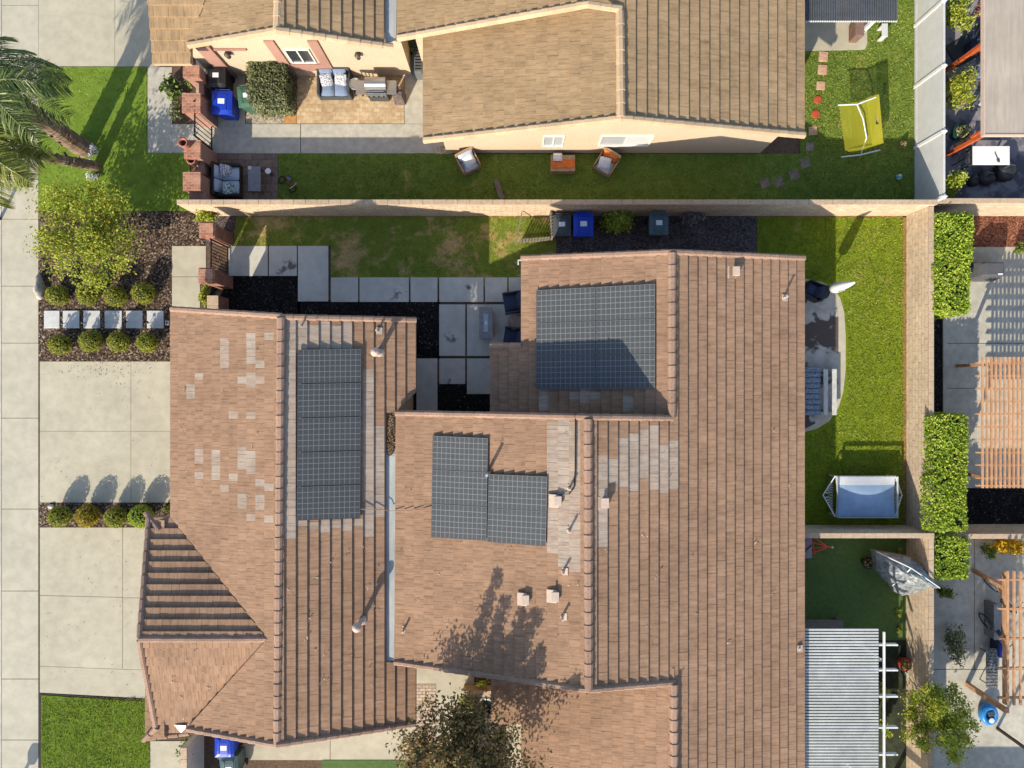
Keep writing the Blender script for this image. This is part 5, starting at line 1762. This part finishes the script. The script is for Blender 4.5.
o = thing('side_table', 'round stone side table between the two navy lounge chairs', 'table', tuple(G(515, 322, .5)))
b = MB(); b.lathe((0, 0, 0), [(.2, 0), (.24, .2), (.22, .42)], 18); b.build('drum', stone, o, smooth=True)
b = MB(); b.lathe((0, 0, .42), [(.27, 0), (.28, .04), (.26, .06), (.01, .06)], 20); b.build('tabletop', greystone, o)

# ---------------------------------------------------------------- back patio
o = thing('patio_umbrella', 'closed white umbrella beside the curved back patio', 'umbrella', tuple(G(822, 292)))
bx = Vector((0, 0, 0))
b = MB(); b.tube([(0, 0, 0), (0, 0, 2.55)], .022, 8); b.build('pole', alu, o)
b = MB(); b.lathe((0, 0, 0), [(.05, .95), (.17, 1.0), (.19, 1.25), (.15, 1.7), (.1, 2.2), (.05, 2.5), (.01, 2.62)], 14, 0); b.build('canopy', fab_white, o, smooth=True)
b = MB(); b.box((0, -.16, 1.5), (.12, .02, .5)); b.build('printed_band', mat('umbrella print', (.5, .5, .5), (.06, .06, .07), 12, .8, lo=.48, hi=.52), o)
b = MB(); b.lathe((0, 0, 0), [(.28, 0), (.28, .06), (.06, .1), (.05, .3)], 18); b.build('base', blackpl, o)
sofa(815, 291, -math.pi / 2 - .45, .62, .66, 'dark chair at the top of the curved back patio', fab_navy, 1, frame_m=blackpl, name='patio_chair', cat='chair', armw=.05)
stripe = mat('blue striped fabric', A(170, 180, 190, .7), (.05, .07, .11), 14, .9, stretch=(1, 9, 1), macro=0, lo=.46, hi=.54)
o = thing('daybed', 'low daybed with a dark blue and white striped cover on the back patio', 'daybed', tuple(G(812, 391, .35)))
b = MB(); b.box((0, 0, .17), (.66, 1.8, .26)); b.build('frame', greypl, o, bevel=.02)
b = MB()
for k in range(9):
    b.cushion((0, -.8 + .2 * k, .34), (.66, .2, .12), 0, k % 2)
b.build('mattress', [stripe, stripe], o, smooth=True)
o = thing('bench', 'white slatted bench beside the striped daybed', 'bench', tuple(G(830, 392, .42)))
b = MB()
for x in (-.16, .16):
    b.box((x, .0, .42), (.17, 1.7, .04))
b.build('seat', mat('whitewashed wood', A(224, 222, 214), A(186, 184, 176), 5, .8, stretch=(8, 1, 8)), o, bevel=.006)
for y in (-.7, .7):
    b = MB(); b.box((0, y, .2), (.44, .06, .4)); b.build('leg', greywood, o)
# low white pop-up canopy
cp = thing('canopy', 'low white pop up canopy with folded legs on the back lawn, wall shade painted slate blue', 'canopy', tuple(G(864, 496, .5)))
ctr = P(864, 497, 1.0)
cw, cd = 2.2, 1.5
b = MB()
n = 14
vs, fs = [], []
for i in range(n + 1):
    u = i / n * 2 - 1
    for j in range(n + 1):
        v = j / n * 2 - 1
        zz = .60 + .20 * (1 - abs(u) ** 2.2) * (1 - abs(v) ** 1.6) + .0
        vs.append((u * cw / 2 * (1 - .04 * (1 - v * v)), v * cd / 2 * (1 + .0 * u), zz))
for i in range(n):
    for j in range(n):
        fs.append((i * (n + 1) + j, (i + 1) * (n + 1) + j, (i + 1) * (n + 1) + j + 1, i * (n + 1) + j + 1))
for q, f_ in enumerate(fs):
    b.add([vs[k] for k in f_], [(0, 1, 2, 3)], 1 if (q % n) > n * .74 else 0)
fab_shade = mat('shaded white canvas', (.27, .37, .50), (.24, .33, .46), 3, .8)  # the cloth is white; the wall's shade is painted in as slate blue
b.build('fabric_roof', [fab_shade, fab_white], cp, smooth=True)
b = MB()
for (x0, y0), (x1, y1) in (((-1, -1), (1, -1)), ((1, -1), (1, 1)), ((1, 1), (-1, 1)), ((-1, 1), (-1, -1))):
    p0, p1 = Vector((x0 * cw / 2, y0 * cd / 2, .81)), Vector((x1 * cw / 2, y1 * cd / 2, .81))
    for k in range(6):
        a, c = p0.lerp(p1, k / 6), p0.lerp(p1, (k + 1) / 6)
        d = Vector((0, 0, -.12))
        b.face([a + d, c + d, c, a])
b.build('valance', fab_white, cp)
for s_ in (-1, 1):
    apex = Vector((s_ * (cw / 2 + .36), .02, .38))
    b = MB()
    for t_ in (-1, 1):
        b.bar((s_ * cw / 2, t_ * cd / 2, .58), apex, .035)
        q0 = Vector((s_ * cw / 2, t_ * cd / 2, .56))
        for k in range(8):
            a = q0.lerp(apex, k / 8)
            bb = Vector((s_ * (cw / 2 - .02), a.y, .36))
            b.bar(a, bb, .016)
            b.bar(a, Vector((s_ * (cw / 2 - .02), q0.lerp(apex, (k + 1) / 8).y, .36)), .014)
    b.build('truss', white, cp)
    for t_ in (-1, 1):
        b = MB(); b.bar((s_ * (cw / 2 - .04), t_ * (cd / 2 - .04), 0), (s_ * (cw / 2 - .04), t_ * (cd / 2 - .04), .42), .045); b.build('leg', white, cp)

# ---------------------------------------------------------------- turf yard below the short wall
o = thing('garden_lounger', 'grey reclining lounger at the house edge of the artificial turf', 'lounger', tuple(G(804, 548, .4)), 0)
b = MB(); b.cushion((0, 0, .38), (.62, .78, .16)); b.build('seat', mat('grey sling', A(150, 148, 160), A(132, 130, 142), 12, .8), o, smooth=True)
b = MB(); b.bar((-.25, -.33, .02), (.25, -.33, .36), .03); b.bar((-.25, .33, .02), (.25, .33, .36), .03); b.build('frame', darkiron, o)
b = MB(); b.bar((-.1, -.2, .48), (.25, .12, .48), .04, .02); b.build('strap', plain('maroon strap', (.1, .01, .03)), o)
o = thing('toy_scooter', 'bright red folding toy on the artificial turf beside the grey lounger', 'toy', tuple(G(820, 546, .3)), 0)
redp = plain('red plastic', (.62, .06, .02), .4)
for k, yy in enumerate((-.2, -.07, .07, .2)):
    b = MB(); b.bar((-.22, yy * 1.6, .06 + .06 * k), (.22, yy * .2 - .02, .34), .035); b.build('strut', redp, o)
b = MB(); b.bar((-.2, .3, .04), (-.2, -.3, .3), .04); b.bar((.1, 0, .33), (.42, -.04, .33), .035); b.build('frame', redp, o)
b = MB(); b.blob((.44, -.04, .33), (.05, .06, .05), 0, 1, 0); b.build('grip', cream, o, smooth=True)
o = thing('hose_reel', 'small grey hose holder in the corner by the short wall', 'hose reel', tuple(G(806, 531, .3)))
b = MB(); b.tube([(.1 * math.cos(t), .1 * math.sin(t), .3) for t in [k * math.pi / 8 for k in range(17)]], .035, 6, caps=False); b.build('hose', tealgrey, o)
b = MB(); b.box((0, 0, .15), (.05, .05, .3)); b.build('stand', alu, o)
# draped umbrella cover
o = thing('draped_cover', 'grey translucent plastic sheet draped over a garden frame against the tan wall', 'cover', tuple(G(900, 575, .9)))
out = [(875, 551, .95), (893, 554, 1.0), (910, 557, 1.15), (922, 566, 1.3), (931, 577, 1.5), (940, 588, 1.55), (925, 590, 1.3), (912, 594, .95), (902, 596, .8), (895, 592, .75), (893, 586, .85), (885, 580, .85), (877, 569, .85)]
pts = [P(*q) for q in out]
ridge_ = [P(884, 560, 1.2), P(905, 568, 1.55), P(922, 578, 1.75)]
b = MB(True)
vs, fs = [], []
nr, m_ = 9, len(pts) * 3
cpt = P(904, 573, 1.6)
for r_ in range(nr + 1):
    t = r_ / nr
    for k in range(m_):
        i0 = k // 3; f_ = (k % 3) / 3
        e = pts[i0].lerp(pts[(i0 + 1) % len(pts)], f_)
        q = cpt.lerp(e, t)
        q.z += .20 * math.sin(math.pi * t) * noise.noise(Vector((q.x * 2.6, q.y * 2.6, 3))) + .12 * math.sin(math.pi * t) + .05 * noise.noise(q * 9) * t
        vs.append(tuple(q))
for r_ in range(nr):
    for k in range(m_):
        fs.append((r_ * m_ + k, (r_ + 1) * m_ + k, (r_ + 1) * m_ + (k + 1) % m_, r_ * m_ + (k + 1) % m_))
b.add(vs, fs)
for k in range(m_):                                              # the hem hangs down a little
    a, c = Vector(vs[nr * m_ + k]), Vector(vs[nr * m_ + (k + 1) % m_])
    d = Vector((0, 0, -.35))
    b.face([a, a + d * .9, c + d, c])
b.build('sheet', tarp, o)
b = MB(True)
for a_, c_ in (((892, 586, 1.0), (911, 568, 1.72)), ((911, 568, 1.72), (940, 588, 1.6)), ((877, 552, 1.0), (911, 568, 1.72))):
    s0, s1 = P(*a_), P(*c_)
    b.tube([s0, (s0 + s1) / 2 + Vector((0, 0, .05)), s1], .02, 6)
b.build('frame_tube', fab_white, o)
b = MB(True)
for x_, y_ in ((884, 566), (905, 573), (893, 585)):
    q = G(x_, y_); b.bar(q, q + Vector((0, 0, 1.0)), .05)
b.build('frame_post', alu, o)

# white slatted patio cover
pc = thing('patio_cover', 'white slatted patio cover on white rafters at the lower right of the house', 'patio cover', (11.5, -12, 0))
zt = 2.62
xa, xb, ya, yb = P(804.5, 0, zt).x, P(878.5, 0, zt).x, P(0, 629, zt).y, P(0, 840, zt).y
b = MB(True)
k = 0
yy = ya - .03
while yy > yb:
    b.box(((xa + xb) / 2, yy, zt - .02), (xb - xa, .062, .04)); yy -= .103
b.build('slats', mat('grey white slat', (.44, .45, .44), (.38, .39, .38), 4, .7), pc)
for py_ in (644.5, 669.7, 696, 727, 754, 782):
    q = P(897, py_, 2.5)
    b = MB(True); b.box(((xa + q.x) / 2, q.y, 2.49), (q.x - xa, .05, .16)); b.build('rafter', white, pc)
b = MB(True); q0, q1 = P(883.5 + 7, 632, 2.36), P(883.5 + 7, 840, 2.36); 
b.box((P(884, 0, 2.64).x, (q0.y + q1.y) / 2 + .1, 2.64), (.06, q0.y - q1.y, .06)); b.build('beam', white, pc)
for py_ in (660, 800):
    q = G(880, py_, 2.4); b = MB(True); b.box((q.x, q.y, 1.2), (.1, .1, 2.4)); b.build('post', white, pc)
o = thing('storage_bench', 'long grey wooden bench at the top edge of the slatted patio cover', 'bench', tuple(G(823, 625, .5)))
b = MB(); b.box((0, 0, .45), (1.5, .36, .06)); b.build('seat', greywood, o, bevel=.01)
for x in (-.65, .65):
    b = MB(); b.box((x, 0, .21), (.08, .3, .42)); b.build('leg', greywood, o)
o = thing('garden_spinner', 'pink and green garden spinner leaning by the tan wall', 'garden ornament', tuple(G(903, 672)))
b = MB(); b.bar((-.15, .2, .05), (.18, -.4, .9), .03); b.build('pole', plain('grey green pole', (.12, .16, .12)), o)
b = MB(); b.prism([(.14, -.36), (.24, -.36), (.27, -.62)], .9, .93); b.build('vane', plain('pink', (.75, .22, .55), .5), o)
b = MB(); b.prism([(-.16, .18), (-.02, .1), (-.02, -.08)], .4, .43); b.build('vane', plain('pale green', (.35, .45, .32), .5), o)
b = MB(); b.lathe((0, 0, 0), [(.12, 0), (.11, .12), (.02, .14)], 10); b.build('stand', blackpl, o)

# ---------------------------------------------------------------- upper patio cover
pc2 = thing('patio_cover', 'dark grey slatted patio cover with white slat ends at the top edge', 'patio cover', (12, 14.5, 0))
zt = 2.55
b = MB(True); e = MB(True)
x_ = P(806.5, 0, zt).x
xe = P(897.5, 0, zt).x
y0_, y1_ = P(0, 21, zt).y, P(0, -80, zt).y
slat_dark = mat('dark slat', (.075, .08, .09), (.06, .064, .072), 6, .7)
while x_ < xe:
    b.box((x_, (y0_ + y1_) / 2, zt), (.055, y1_ - y0_, .045)); e.box((x_, y0_ - .015, zt), (.05, .03, .042)); x_ += .078
b.build('slats', slat_dark, pc2); e.build('slat_ends', white, pc2)
for py_ in (14, -10, -40):
    q = P(806, py_, 2.4); b = MB(True); b.box(((q.x + xe) / 2, q.y, 2.4), (xe - q.x, .05, .15)); b.build('rafter', slat_dark, pc2)
for x0_, x1_ in ((858, 868),):
    b = MB(True); q = G(x0_, 36 if x0_ < 870 else 32); b.bar(q, Vector((q.x + .02, q.y, 2.35)), .12); b.build('post', white, pc2)
o = thing('stool', 'small pale grey stool on the grass under the edge of the dark patio cover', 'stool', tuple(G(885, 30, .45)))
b = MB(); b.box((0, 0, .43), (.22, .5, .04)); b.build('seat', vinyl, o, bevel=.01)
for y in (-.2, .2):
    b = MB(); b.box((0, y, .205), (.18, .05, .41)); b.build('leg', vinyl, o)
o = thing('storage_chest', 'brown storage chest beside the post of the dark patio cover', 'chest', tuple(G(860, 27, .6)))
b = MB(); b.box((0, 0, .28), (.3, .62, .54)); b.build('box', mat('brown resin', A(140, 112, 100), A(122, 96, 86), 10), o, bevel=.02)
b = MB(); b.box((0, 0, .58), (.32, .64, .05)); b.build('lid', mat('brown resin lid', A(150, 122, 110), A(132, 104, 94), 10), o, bevel=.015)

# ---------------------------------------------------------------- dark paved yard, upper right
o = thing('flat_roof', 'flat taupe patio roof at the upper right corner', 'roof', tuple(G(1040, 60, 2.7)))
a, c = P(985, -60, 2.75), P(1130, 134, 2.75)
b = MB(True); b.prism([(a.x, a.y), (c.x, a.y), (c.x, c.y), (a.x, c.y)], 2.66, 2.75); b.build('deck', roofgrey, o)
b = MB(True); b.box(((a.x + c.x) / 2, c.y - .03, 2.69), (c.x - a.x, .05, .17)); b.box((a.x - .03, (a.y + c.y) / 2, 2.69), (.05, a.y - c.y + .1, .17)); b.build('fascia', cream, o)
for y_ in (c.y + .15, c.y + 3.3):
    b = MB(True); b.box((a.x + .3, y_, 1.33), (.12, .12, 2.66)); b.build('post', orangewood, o)
for lab, a_, c_ in (('orange timber beam leaning under the taupe roof, above the yellow green shrub', (953, 66), (988, 44)), ('short orange timber beam by the dark green pot', (956, 146), (987, 128))):
    o = thing('timber_beam', lab, 'beam', tuple(G((a_[0] + c_[0]) / 2, (a_[1] + c_[1]) / 2)))
    q0, q1 = P(*a_, GZ + .12), P(*c_, GZ + 1.5)
    b = MB(True); b.bar(q0.lerp(q1, .5), q1, .09, .08); b.build('sunlit_length', orangewood, o)
    b = MB(True); b.bar(q0, q0.lerp(q1, .49), .13, .09); b.build('shaded_length', mat('dark timber', (.05, .03, .02), (.035, .02, .015), 8), o)  # same orange beam; the shade on this half is put in as dark colour
o = thing('outdoor_table', 'rectangular white table in the dark paved yard', 'table', tuple(G(991, 155.5, .75)))
b = MB(); b.box((0, 0, .75), (1.34, .68, .05)); b.build('tabletop', mat('white tabletop', (.74, .74, .74), (.7, .7, .7), 4, .5), o, bevel=.012)
for s_ in (-1, 1):
    for t_ in (-1, 1):
        b = MB(); b.box((s_ * .6, t_ * .28, .36), (.06, .06, .72)); b.build('leg', alu, o)
p = P(997, 158, GZ + .80); o = thing('spoon', 'dark serving spoon lying on the white table', 'spoon', tuple(p), .5)
b = MB(); b.blob((0, -.1, 0), (.055, .085, .02), 0, 1, 0); b.build('bowl', greypl, o, smooth=True)
b = MB(); b.bar((.0, -.03, .005), (.02, .22, .01), .022, .012); b.build('handle', greypl, o)


def bag_chair(px, py, rx, ry, h, label, m):
    o = thing('covered_chair', label, 'chair', tuple(G(px, py, h * .7)), R.uniform(-.4, .4))
    b = MB(); b.blob((0, 0, h * .45), (rx, ry, h * .5), 0, R.randint(0, 50), .12, 16); b.build('cover', m, o, smooth=True)
    b = MB(); b.tube([(-rx * .6, ry * .2, h * .85), (0, ry * .35, h * .98), (rx * .6, ry * .2, h * .85)], .03, 6); b.build('piping', greypl, o)


bag_chair(1008, 170, .36, .42, .75, 'black covered seat at the right end of the white table', blackpl)
bag_chair(988, 177, .32, .3, .6, 'round black seat with pale scraps below the white table', blackpl)
bag_chair(975, 180, .22, .22, .45, 'small black round seat nearest the lime shrub', blackpl)
o = thing('lawn_chair', 'thin black metal chair at the left end of the white table', 'chair', tuple(G(965, 157, .5)))
b = MB(); b.box((0, 0, .44), (.42, .4, .03)); b.build('seat', slat_dark, o)
b = MB(); b.bar((-.22, -.18, .45), (-.26, -.18, .9), .03); b.bar((-.22, .18, .45), (-.26, .18, .9), .03); b.bar((-.26, -.18, .88), (-.26, .18, .88), .03); b.build('backrest', darkiron, o)
for s_ in (-1, 1):
    for t_ in (-1, 1):
        b = MB(); b.bar((s_ * .18, t_ * .17, 0), (s_ * .18, t_ * .17, .44), .025); b.build('leg', darkiron, o)
o = thing('patio_mat', 'square grey mat on the dark paving below the lime green shrub', 'mat', tuple(G(962, 51)))
b = MB(); b.box((0, 0, .012), (.9, .85, .02), .5); b.build('woven_field', mat('grey mat', (.06, .065, .072), (.045, .05, .056), 40, .95), o)
b = MB(); b.box((0, 0, .009), (.98, .93, .016), .5); b.build('hem', blackpl, o)
for lab, x_, y_, m_, s_ in (('blue folding chair under the edge of the taupe roof, below the upper beam', 980, 72, fab_blue, 1.0), ('dark blue folding chair under the edge of the taupe roof, above the upper beam', 979, 36, fab_navy, 1.0), ('pale grey chair under the edge of the taupe roof, above the dark green pot', 981, 101, fab_grey, .8)):
    o = thing('folding_chair', lab, 'chair', tuple(G(x_, y_, .45)), 1.3)
    b = MB(); b.cushion((0, 0, .45), (.44 * s_, .44 * s_, .08)); b.build('seat', m_, o, smooth=True)
    b = MB(); b.cushion((0, .24 * s_, .7), (.44 * s_, .44 * s_, .07), 0, 0, (math.radians(72), 0)); b.build('backrest', m_, o, smooth=True)
    for q_ in (-1, 1):
        b = MB(); b.bar((q_ * .2 * s_, -.2, 0), (q_ * .2 * s_, .2, .45), .025); b.bar((q_ * .2 * s_, .2, 0), (q_ * .2 * s_, -.2, .45), .025); b.build('legs', alu, o)
tag(chest_ := MB().box((0, 0, .22), (.4, .34, .44)).build('storage_crate', fab_navy, None, bevel=.02), 'small dark blue crate beside the upper orange beam', 'crate'); chest_.location = G(976, 45, .4)

# ---------------------------------------------------------------- covered grill and pergolas, right
GZ = LOW
o = thing('covered_grill', 'barbecue under a dark grey fitted cover beside the hedge', 'grill', tuple(G(993, 269, 1.05)))
b = MB()
prof = [(-.62, .06), (-.58, .62), (-.44, .9), (-.3, 1.12), (.36, 1.12), (.48, .95), (.60, .7), (.66, .06)]
vs = [(x, y * (1 if z < .7 else .72), z) for y in (-.34, .34) for x, z in prof]
b.add(vs, [tuple(range(7, -1, -1)), tuple(range(8, 16))] + [(i, (i + 1) % 8, 8 + (i + 1) % 8, 8 + i) for i in range(8)])
b.build('cover', cover_grey, o, bevel=.05, seg=3)
b = MB(); b.box((.22, -.2, 1.135), (.17, .06, .012)); b.build('emblem', label_m, o)
b = MB(); b.box((-.66, .0, .8), (.12, .2, .1)); b.build('side_burner', blackpl, o, bevel=.01)
for s_ in (-1, 1):
    b = MB(); b.tube([(s_ * .5, -.3, .06), (s_ * .5, .3, .06)], .06, 10); b.build('wheel', rubber, o)


def pergola(label, loc, z, ns, ew, y0, y1, x0, x1, posts, w1=.06, w2=.05, ns_up=True):
    o = thing('pergola', label, 'pergola', loc)
    for x in ns:
        a, c = P(x, y0, z), P(x, y1, z); b = MB(True); b.bar(a, c, w1, .07); b.build('slat', cedar, o)
    for y in ew:
        a, c = P(x0, y, z - .09), P(x1, y, z - .09); b = MB(True); b.bar(a, c, w2, .1); b.build('rafter', cedar, o)
    for (gx_, gy_), (tx, ty), wd in posts:
        b = MB(True); b.bar(G(gx_, gy_), P(tx, ty, z - .12), wd); b.build('post', cedar, o)
    return o


per1 = pergola('cedar pergola with close spaced slats casting a grid shadow on the patio', tuple(G(1010, 420)), 1.92, [982.5 + 4.45 * i for i in range(28)],
               [363, 376, 389, 401.5, 414, 427, 439.5, 452.5, 465, 478, 485.5], 357, 488, 976, 1110, (((957, 366), (990, 364), .11), ((955, 471), (986, 478), .11), ((1060, 366), (1098, 364), .13)), .055, .05)
b = MB(True)
for y in (363.5, 484.5):
    b.bar(P(980, y, 1.76), P(1105, y, 1.76), .07, .14)
b.build('beam', cedar, per1)
per2 = pergola('cedar pergola with wide spaced slats over a covered spa in the lower right yard', tuple(G(1010, 640)), 1.85, [1007.5, 1014, 1020.5, 1028, 1036, 1044, 1052], [579.5, 608.5, 638.5, 668, 697.5], 571, 705, 998, 1090,
               (((973, 570), (1006, 589), .13), ((967, 684), (1007, 711), .15), ((1060, 570), (1090, 589), .13)), .07, .06)
b = MB(True); b.bar(P(1004.5, 572, 1.68), P(1004.5, 704, 1.68), .07, .14); b.build('beam', cedar, per2)
b = MB(True); b.bar(P(996, 584, 1.1), P(1005, 600, 1.7), .07); b.build('brace', cedar, per2)


def lantern_box(lab, px, py, z, m):
    o = thing('planter_box', lab, 'planter', tuple(G(px, py, z)))
    b = MB(); b.box((0, 0, z / 2), (.5, .3, z), taper=1.1); b.build('box', m, o, bevel=.01)
    b = MB()
    for i in range(60):
        b.leaf((R.uniform(-.2, .2), R.uniform(-.12, .12), z + R.uniform(0, .12)), rnd_unit() + Vector((0, 0, 1)), .09, .05)
    b.build('plant', leaf_plain, o)


# spa / bench lines under the wide pergola
o = thing('cooler_box', 'dark blue box beside the wide cedar pergola post line', 'box', tuple(G(1002, 649, .5)))
b = MB(); b.box((0, 0, .25), (.26, .62, .5)); b.build('body', fab_navy, o, bevel=.03)
b = MB(); b.box((0, 0, .53), (.28, .64, .06)); b.build('lid', bluepl, o, bevel=.02)
o = thing('wooden_crate', 'small cedar crate at the upper left post line of the wide pergola', 'crate', tuple(G(1003, 630, .5)))
b = MB()
for k in range(5):
    b.box((0, 0, .06 + .1 * k), (.26, .36, .08))
b.build('slatted_body', cedar, o, bevel=.005)
b = MB(); b.box((0, 0, .51), (.2, .3, .02)); b.build('filling', darkmulch, o)


def bicycle(px, py, rz, label, m, lay=0.0):
    o = thing('bicycle', label, 'bicycle', tuple(G(px, py, .4)), rz)
    for x in (-.52, .52):
        wv = MB(); wv.tube([(x + .32 * math.cos(t), 0.0 + lay * math.sin(t) * .3, .34 + .32 * math.sin(t)) for t in [k * math.pi / 12 for k in range(25)]], .022, 6, caps=False)
        wl_ = wv.build('wheel', rubber, o)
        s = MB()
        for k in range(6):
            t = k * math.pi / 6; s.tube([(x + .3 * math.cos(t), lay * math.sin(t) * .3, .34 + .3 * math.sin(t)), (x - .3 * math.cos(t), -lay * math.sin(t) * .3, .34 - .3 * math.sin(t))], .004, 4)
        s.build('spokes', alu, wl_)
    b = MB()
    for a, c in (((-.52, 0, .34), (-.15, 0, .34)), ((-.52, 0, .34), (-.2, 0, .78)), ((-.15, 0, .34), (-.22, 0, .86)), ((-.15, 0, .34), (.36, 0, .78)), ((-.2, 0, .78), (.36, 0, .82)), ((.34, 0, .9), (.52, 0, .34))):
        b.tube([a, c], .018, 6)
    b.build('frame', m, o)
    b = MB(); b.tube([(.3, -.3, .98), (.36, -.1, .95), (.36, .1, .95), (.3, .3, .98)], .016, 6); b.build('handlebar', darkiron, o)
    b = MB(); b.cushion((-.24, 0, .9), (.26, .16, .07)); b.build('saddle', blackpl, o, smooth=True)
    return o


bicycle(1001, 596, -.9, 'bicycle leaning beside the upper post of the wide cedar pergola', plain('white frame', (.6, .6, .62), .4))
bicycle(993, 634, -1.1, 'dark bicycle on the concrete beside the wire bench', plain('grey frame', (.2, .2, .21), .4))
o = thing('wire_bench', 'long grey metal mesh bench on the concrete beside the dark blue box', 'bench', tuple(G(992, 668, .45)))
b = MB(); b.box((0, 0, .44), (.44, 1.5, .025))
for k in range(12):
    b.box((0, -.68 + .124 * k, .46), (.42, .02, .016))
b.build('seat', mat('grey mesh', (.2, .2, .2), (.05, .05, .05), 30, .6, lo=.48, hi=.52), o)
for y in (-.6, .6):
    b = MB(); b.bar((-.18, y, 0), (-.18, y, .44), .03); b.bar((.18, y, 0), (.18, y, .44), .03); b.build('leg', alu, o)
o = thing('storage_shelf', 'tall grey slab standing beside the cedar crate', 'shelf', tuple(G(997, 622, .6)))
b = MB(); b.box((0, 0, .3), (.22, 1.3, .6)); b.build('body', mat('shelf grey', A(140, 138, 136), A(120, 118, 116), 6), o, bevel=.01)
b = MB(); b.box((0, 0, .615), (.26, 1.34, .03)); b.build('top', mat('shelf top', A(168, 166, 162), A(150, 148, 144), 6), o, bevel=.008)
o = thing('kiddie_pool_toy', 'bright blue plastic ride on toy near the lower pergola post', 'toy', tuple(G(991, 716, .4)))
brt = mat('sky blue plastic', (.03, .22, .55), (.02, .17, .45), 9, .35)
b = MB(); b.lathe((0, 0, 0), [(.25, 0), (.34, .12), (.36, .3), (.28, .42), (.16, .36), (.12, .2), (.02, .18)], 18, 0, .95, 1.15); b.build('shell', brt, o, smooth=True)
b = MB(); b.box((.03, .08, .38), (.24, .2, .06), .3); b.build('seat', greypl, o, bevel=.02)
b = MB(); b.lathe((.03, -.18, .36), [(.02, 0), (.1, .02), (.1, .05), (.02, .06)], 12); b.build('hub', white, o)
o = thing('garden_post', 'dark timber post with a hook below the blue toy', 'post', tuple(G(997, 728)))
b = MB(); b.bar((0, 0, 0), (.02, -.02, 1.7), .09); b.build('shaft', mat('dark timber', (.05, .03, .02)), o)
b = MB(); b.tube([(0, 0, 1.65), (.12, 0, 1.75), (.2, -.02, 1.66)], .015, 6); b.build('hook', darkiron, o)
b = MB(); b.blob((0, 0, .12), (.1, .12, .12), 0, 3, .2)
o = b.build('flower_ball', mat('magenta flowers', A(200, 70, 110), A(150, 50, 80), 30), None, smooth=True); o.location = G(963, 736, .1) 
tag(o, 'small magenta flower cluster at the right edge of the round tree', 'flower')

GZ = 0.0
# courtyard arch fountain and porch
o = thing('garden_arch', 'curved pale stone basin in the entry courtyard', 'basin', tuple(G(486, 708, .5)))
b = MB(); b.tube([(.42 * math.cos(t), .36 * math.sin(t), .48) for t in [math.pi * (.15 + .85 * k / 12) for k in range(13)]], .075, 8); b.build('rim', mat('pale stone rim', A(214, 210, 204), A(190, 186, 180), 8), o, smooth=True)
b = MB(); b.lathe((0, 0, 0), [(.3, 0), (.36, .45), (.28, .45), (.24, .2), (.01, .2)], 18); b.build('bowl', blackpl, o)
wall_run('low cream garden wall in the entry courtyard', G(464, 687).x, G(492, 687).x, G(0, 690).y, G(0, 685).y, .5, m=stucco2, name='garden_wall')
# mailboxes whose shadows reach the sidewalk
for lab, px_, py_ in (('black mailbox on a post by the kerb, its shadow falling on the sidewalk', 0.2, 219), ('mailbox on a post beyond the lower left corner', 10, 800)):
    o = thing('mailbox', lab, 'mailbox', tuple(G(px_, py_)))
    b = MB(); b.bar((0, 0, 0), (0, 0, .95), .09); b.build('post', darkiron, o)
    b = MB(); b.box((0, 0, 1.1), (.3, .5, .26)); b.build('box', blackpl, o, bevel=.06, seg=3)

GZ = LOW
o = thing('patio_roof', 'solid patio roof of the right hand house beyond the lower edge', 'roof', tuple(G(1040, 940)))
a, c = P(928, 908, 2.0), P(1200, 1020, 2.0)
b = MB(True); b.box(((a.x + c.x) / 2, (a.y + c.y) / 2, 1.95), (c.x - a.x, a.y - c.y, .12)); b.build('deck', roofgrey, o)
for x_ in (a.x + .3, c.x - .3):
    b = MB(True); b.box((x_, a.y - .2, .59), (.12, .12, 2.58)); b.build('post', cedar, o)
GZ = 0.0
# ---------------------------------------------------------------- camera, light, world
cam = bpy.data.cameras.new('camera')
cam.sensor_width = 36
cam.lens = 36 * F / 1024
cam.clip_end = 2000
co = bpy.data.objects.new('camera', cam)
C.objects.link(co)
co.location = (0, 0, H)
bpy.context.scene.camera = co

sun = bpy.data.lights.new('sun', 'SUN')
sun.energy = 3.25
sun.angle = math.radians(0.5)
sun.color = (1.0, 0.90, 0.73)
so = bpy.data.objects.new('sun', sun)
C.objects.link(so)
tos = Vector((-math.sin(SUN_AZ) * math.cos(SUN_EL), -math.cos(SUN_AZ) * math.cos(SUN_EL), math.sin(SUN_EL)))
so.rotation_euler = tos.to_track_quat('Z', 'Y').to_euler()
so.location = tos * 60

w = bpy.data.worlds.new('World')
bpy.context.scene.world = w
w.use_nodes = True
nt = w.node_tree
sky = nt.nodes.new('ShaderNodeTexSky')
sky.sky_type = 'NISHITA'
sky.sun_disc = False
sky.sun_elevation = SUN_EL
sky.sun_rotation = math.atan2(tos.x, tos.y)
nt.links.new(sky.outputs[0], nt.nodes['Background'].inputs[0])
nt.nodes['Background'].inputs[1].default_value = 0.117
sc = bpy.context.scene
sc.view_settings.view_transform = 'Standard'
sc.view_settings.look = 'None'
sc.view_settings.exposure = 1.27
sc.view_settings.gamma = 1
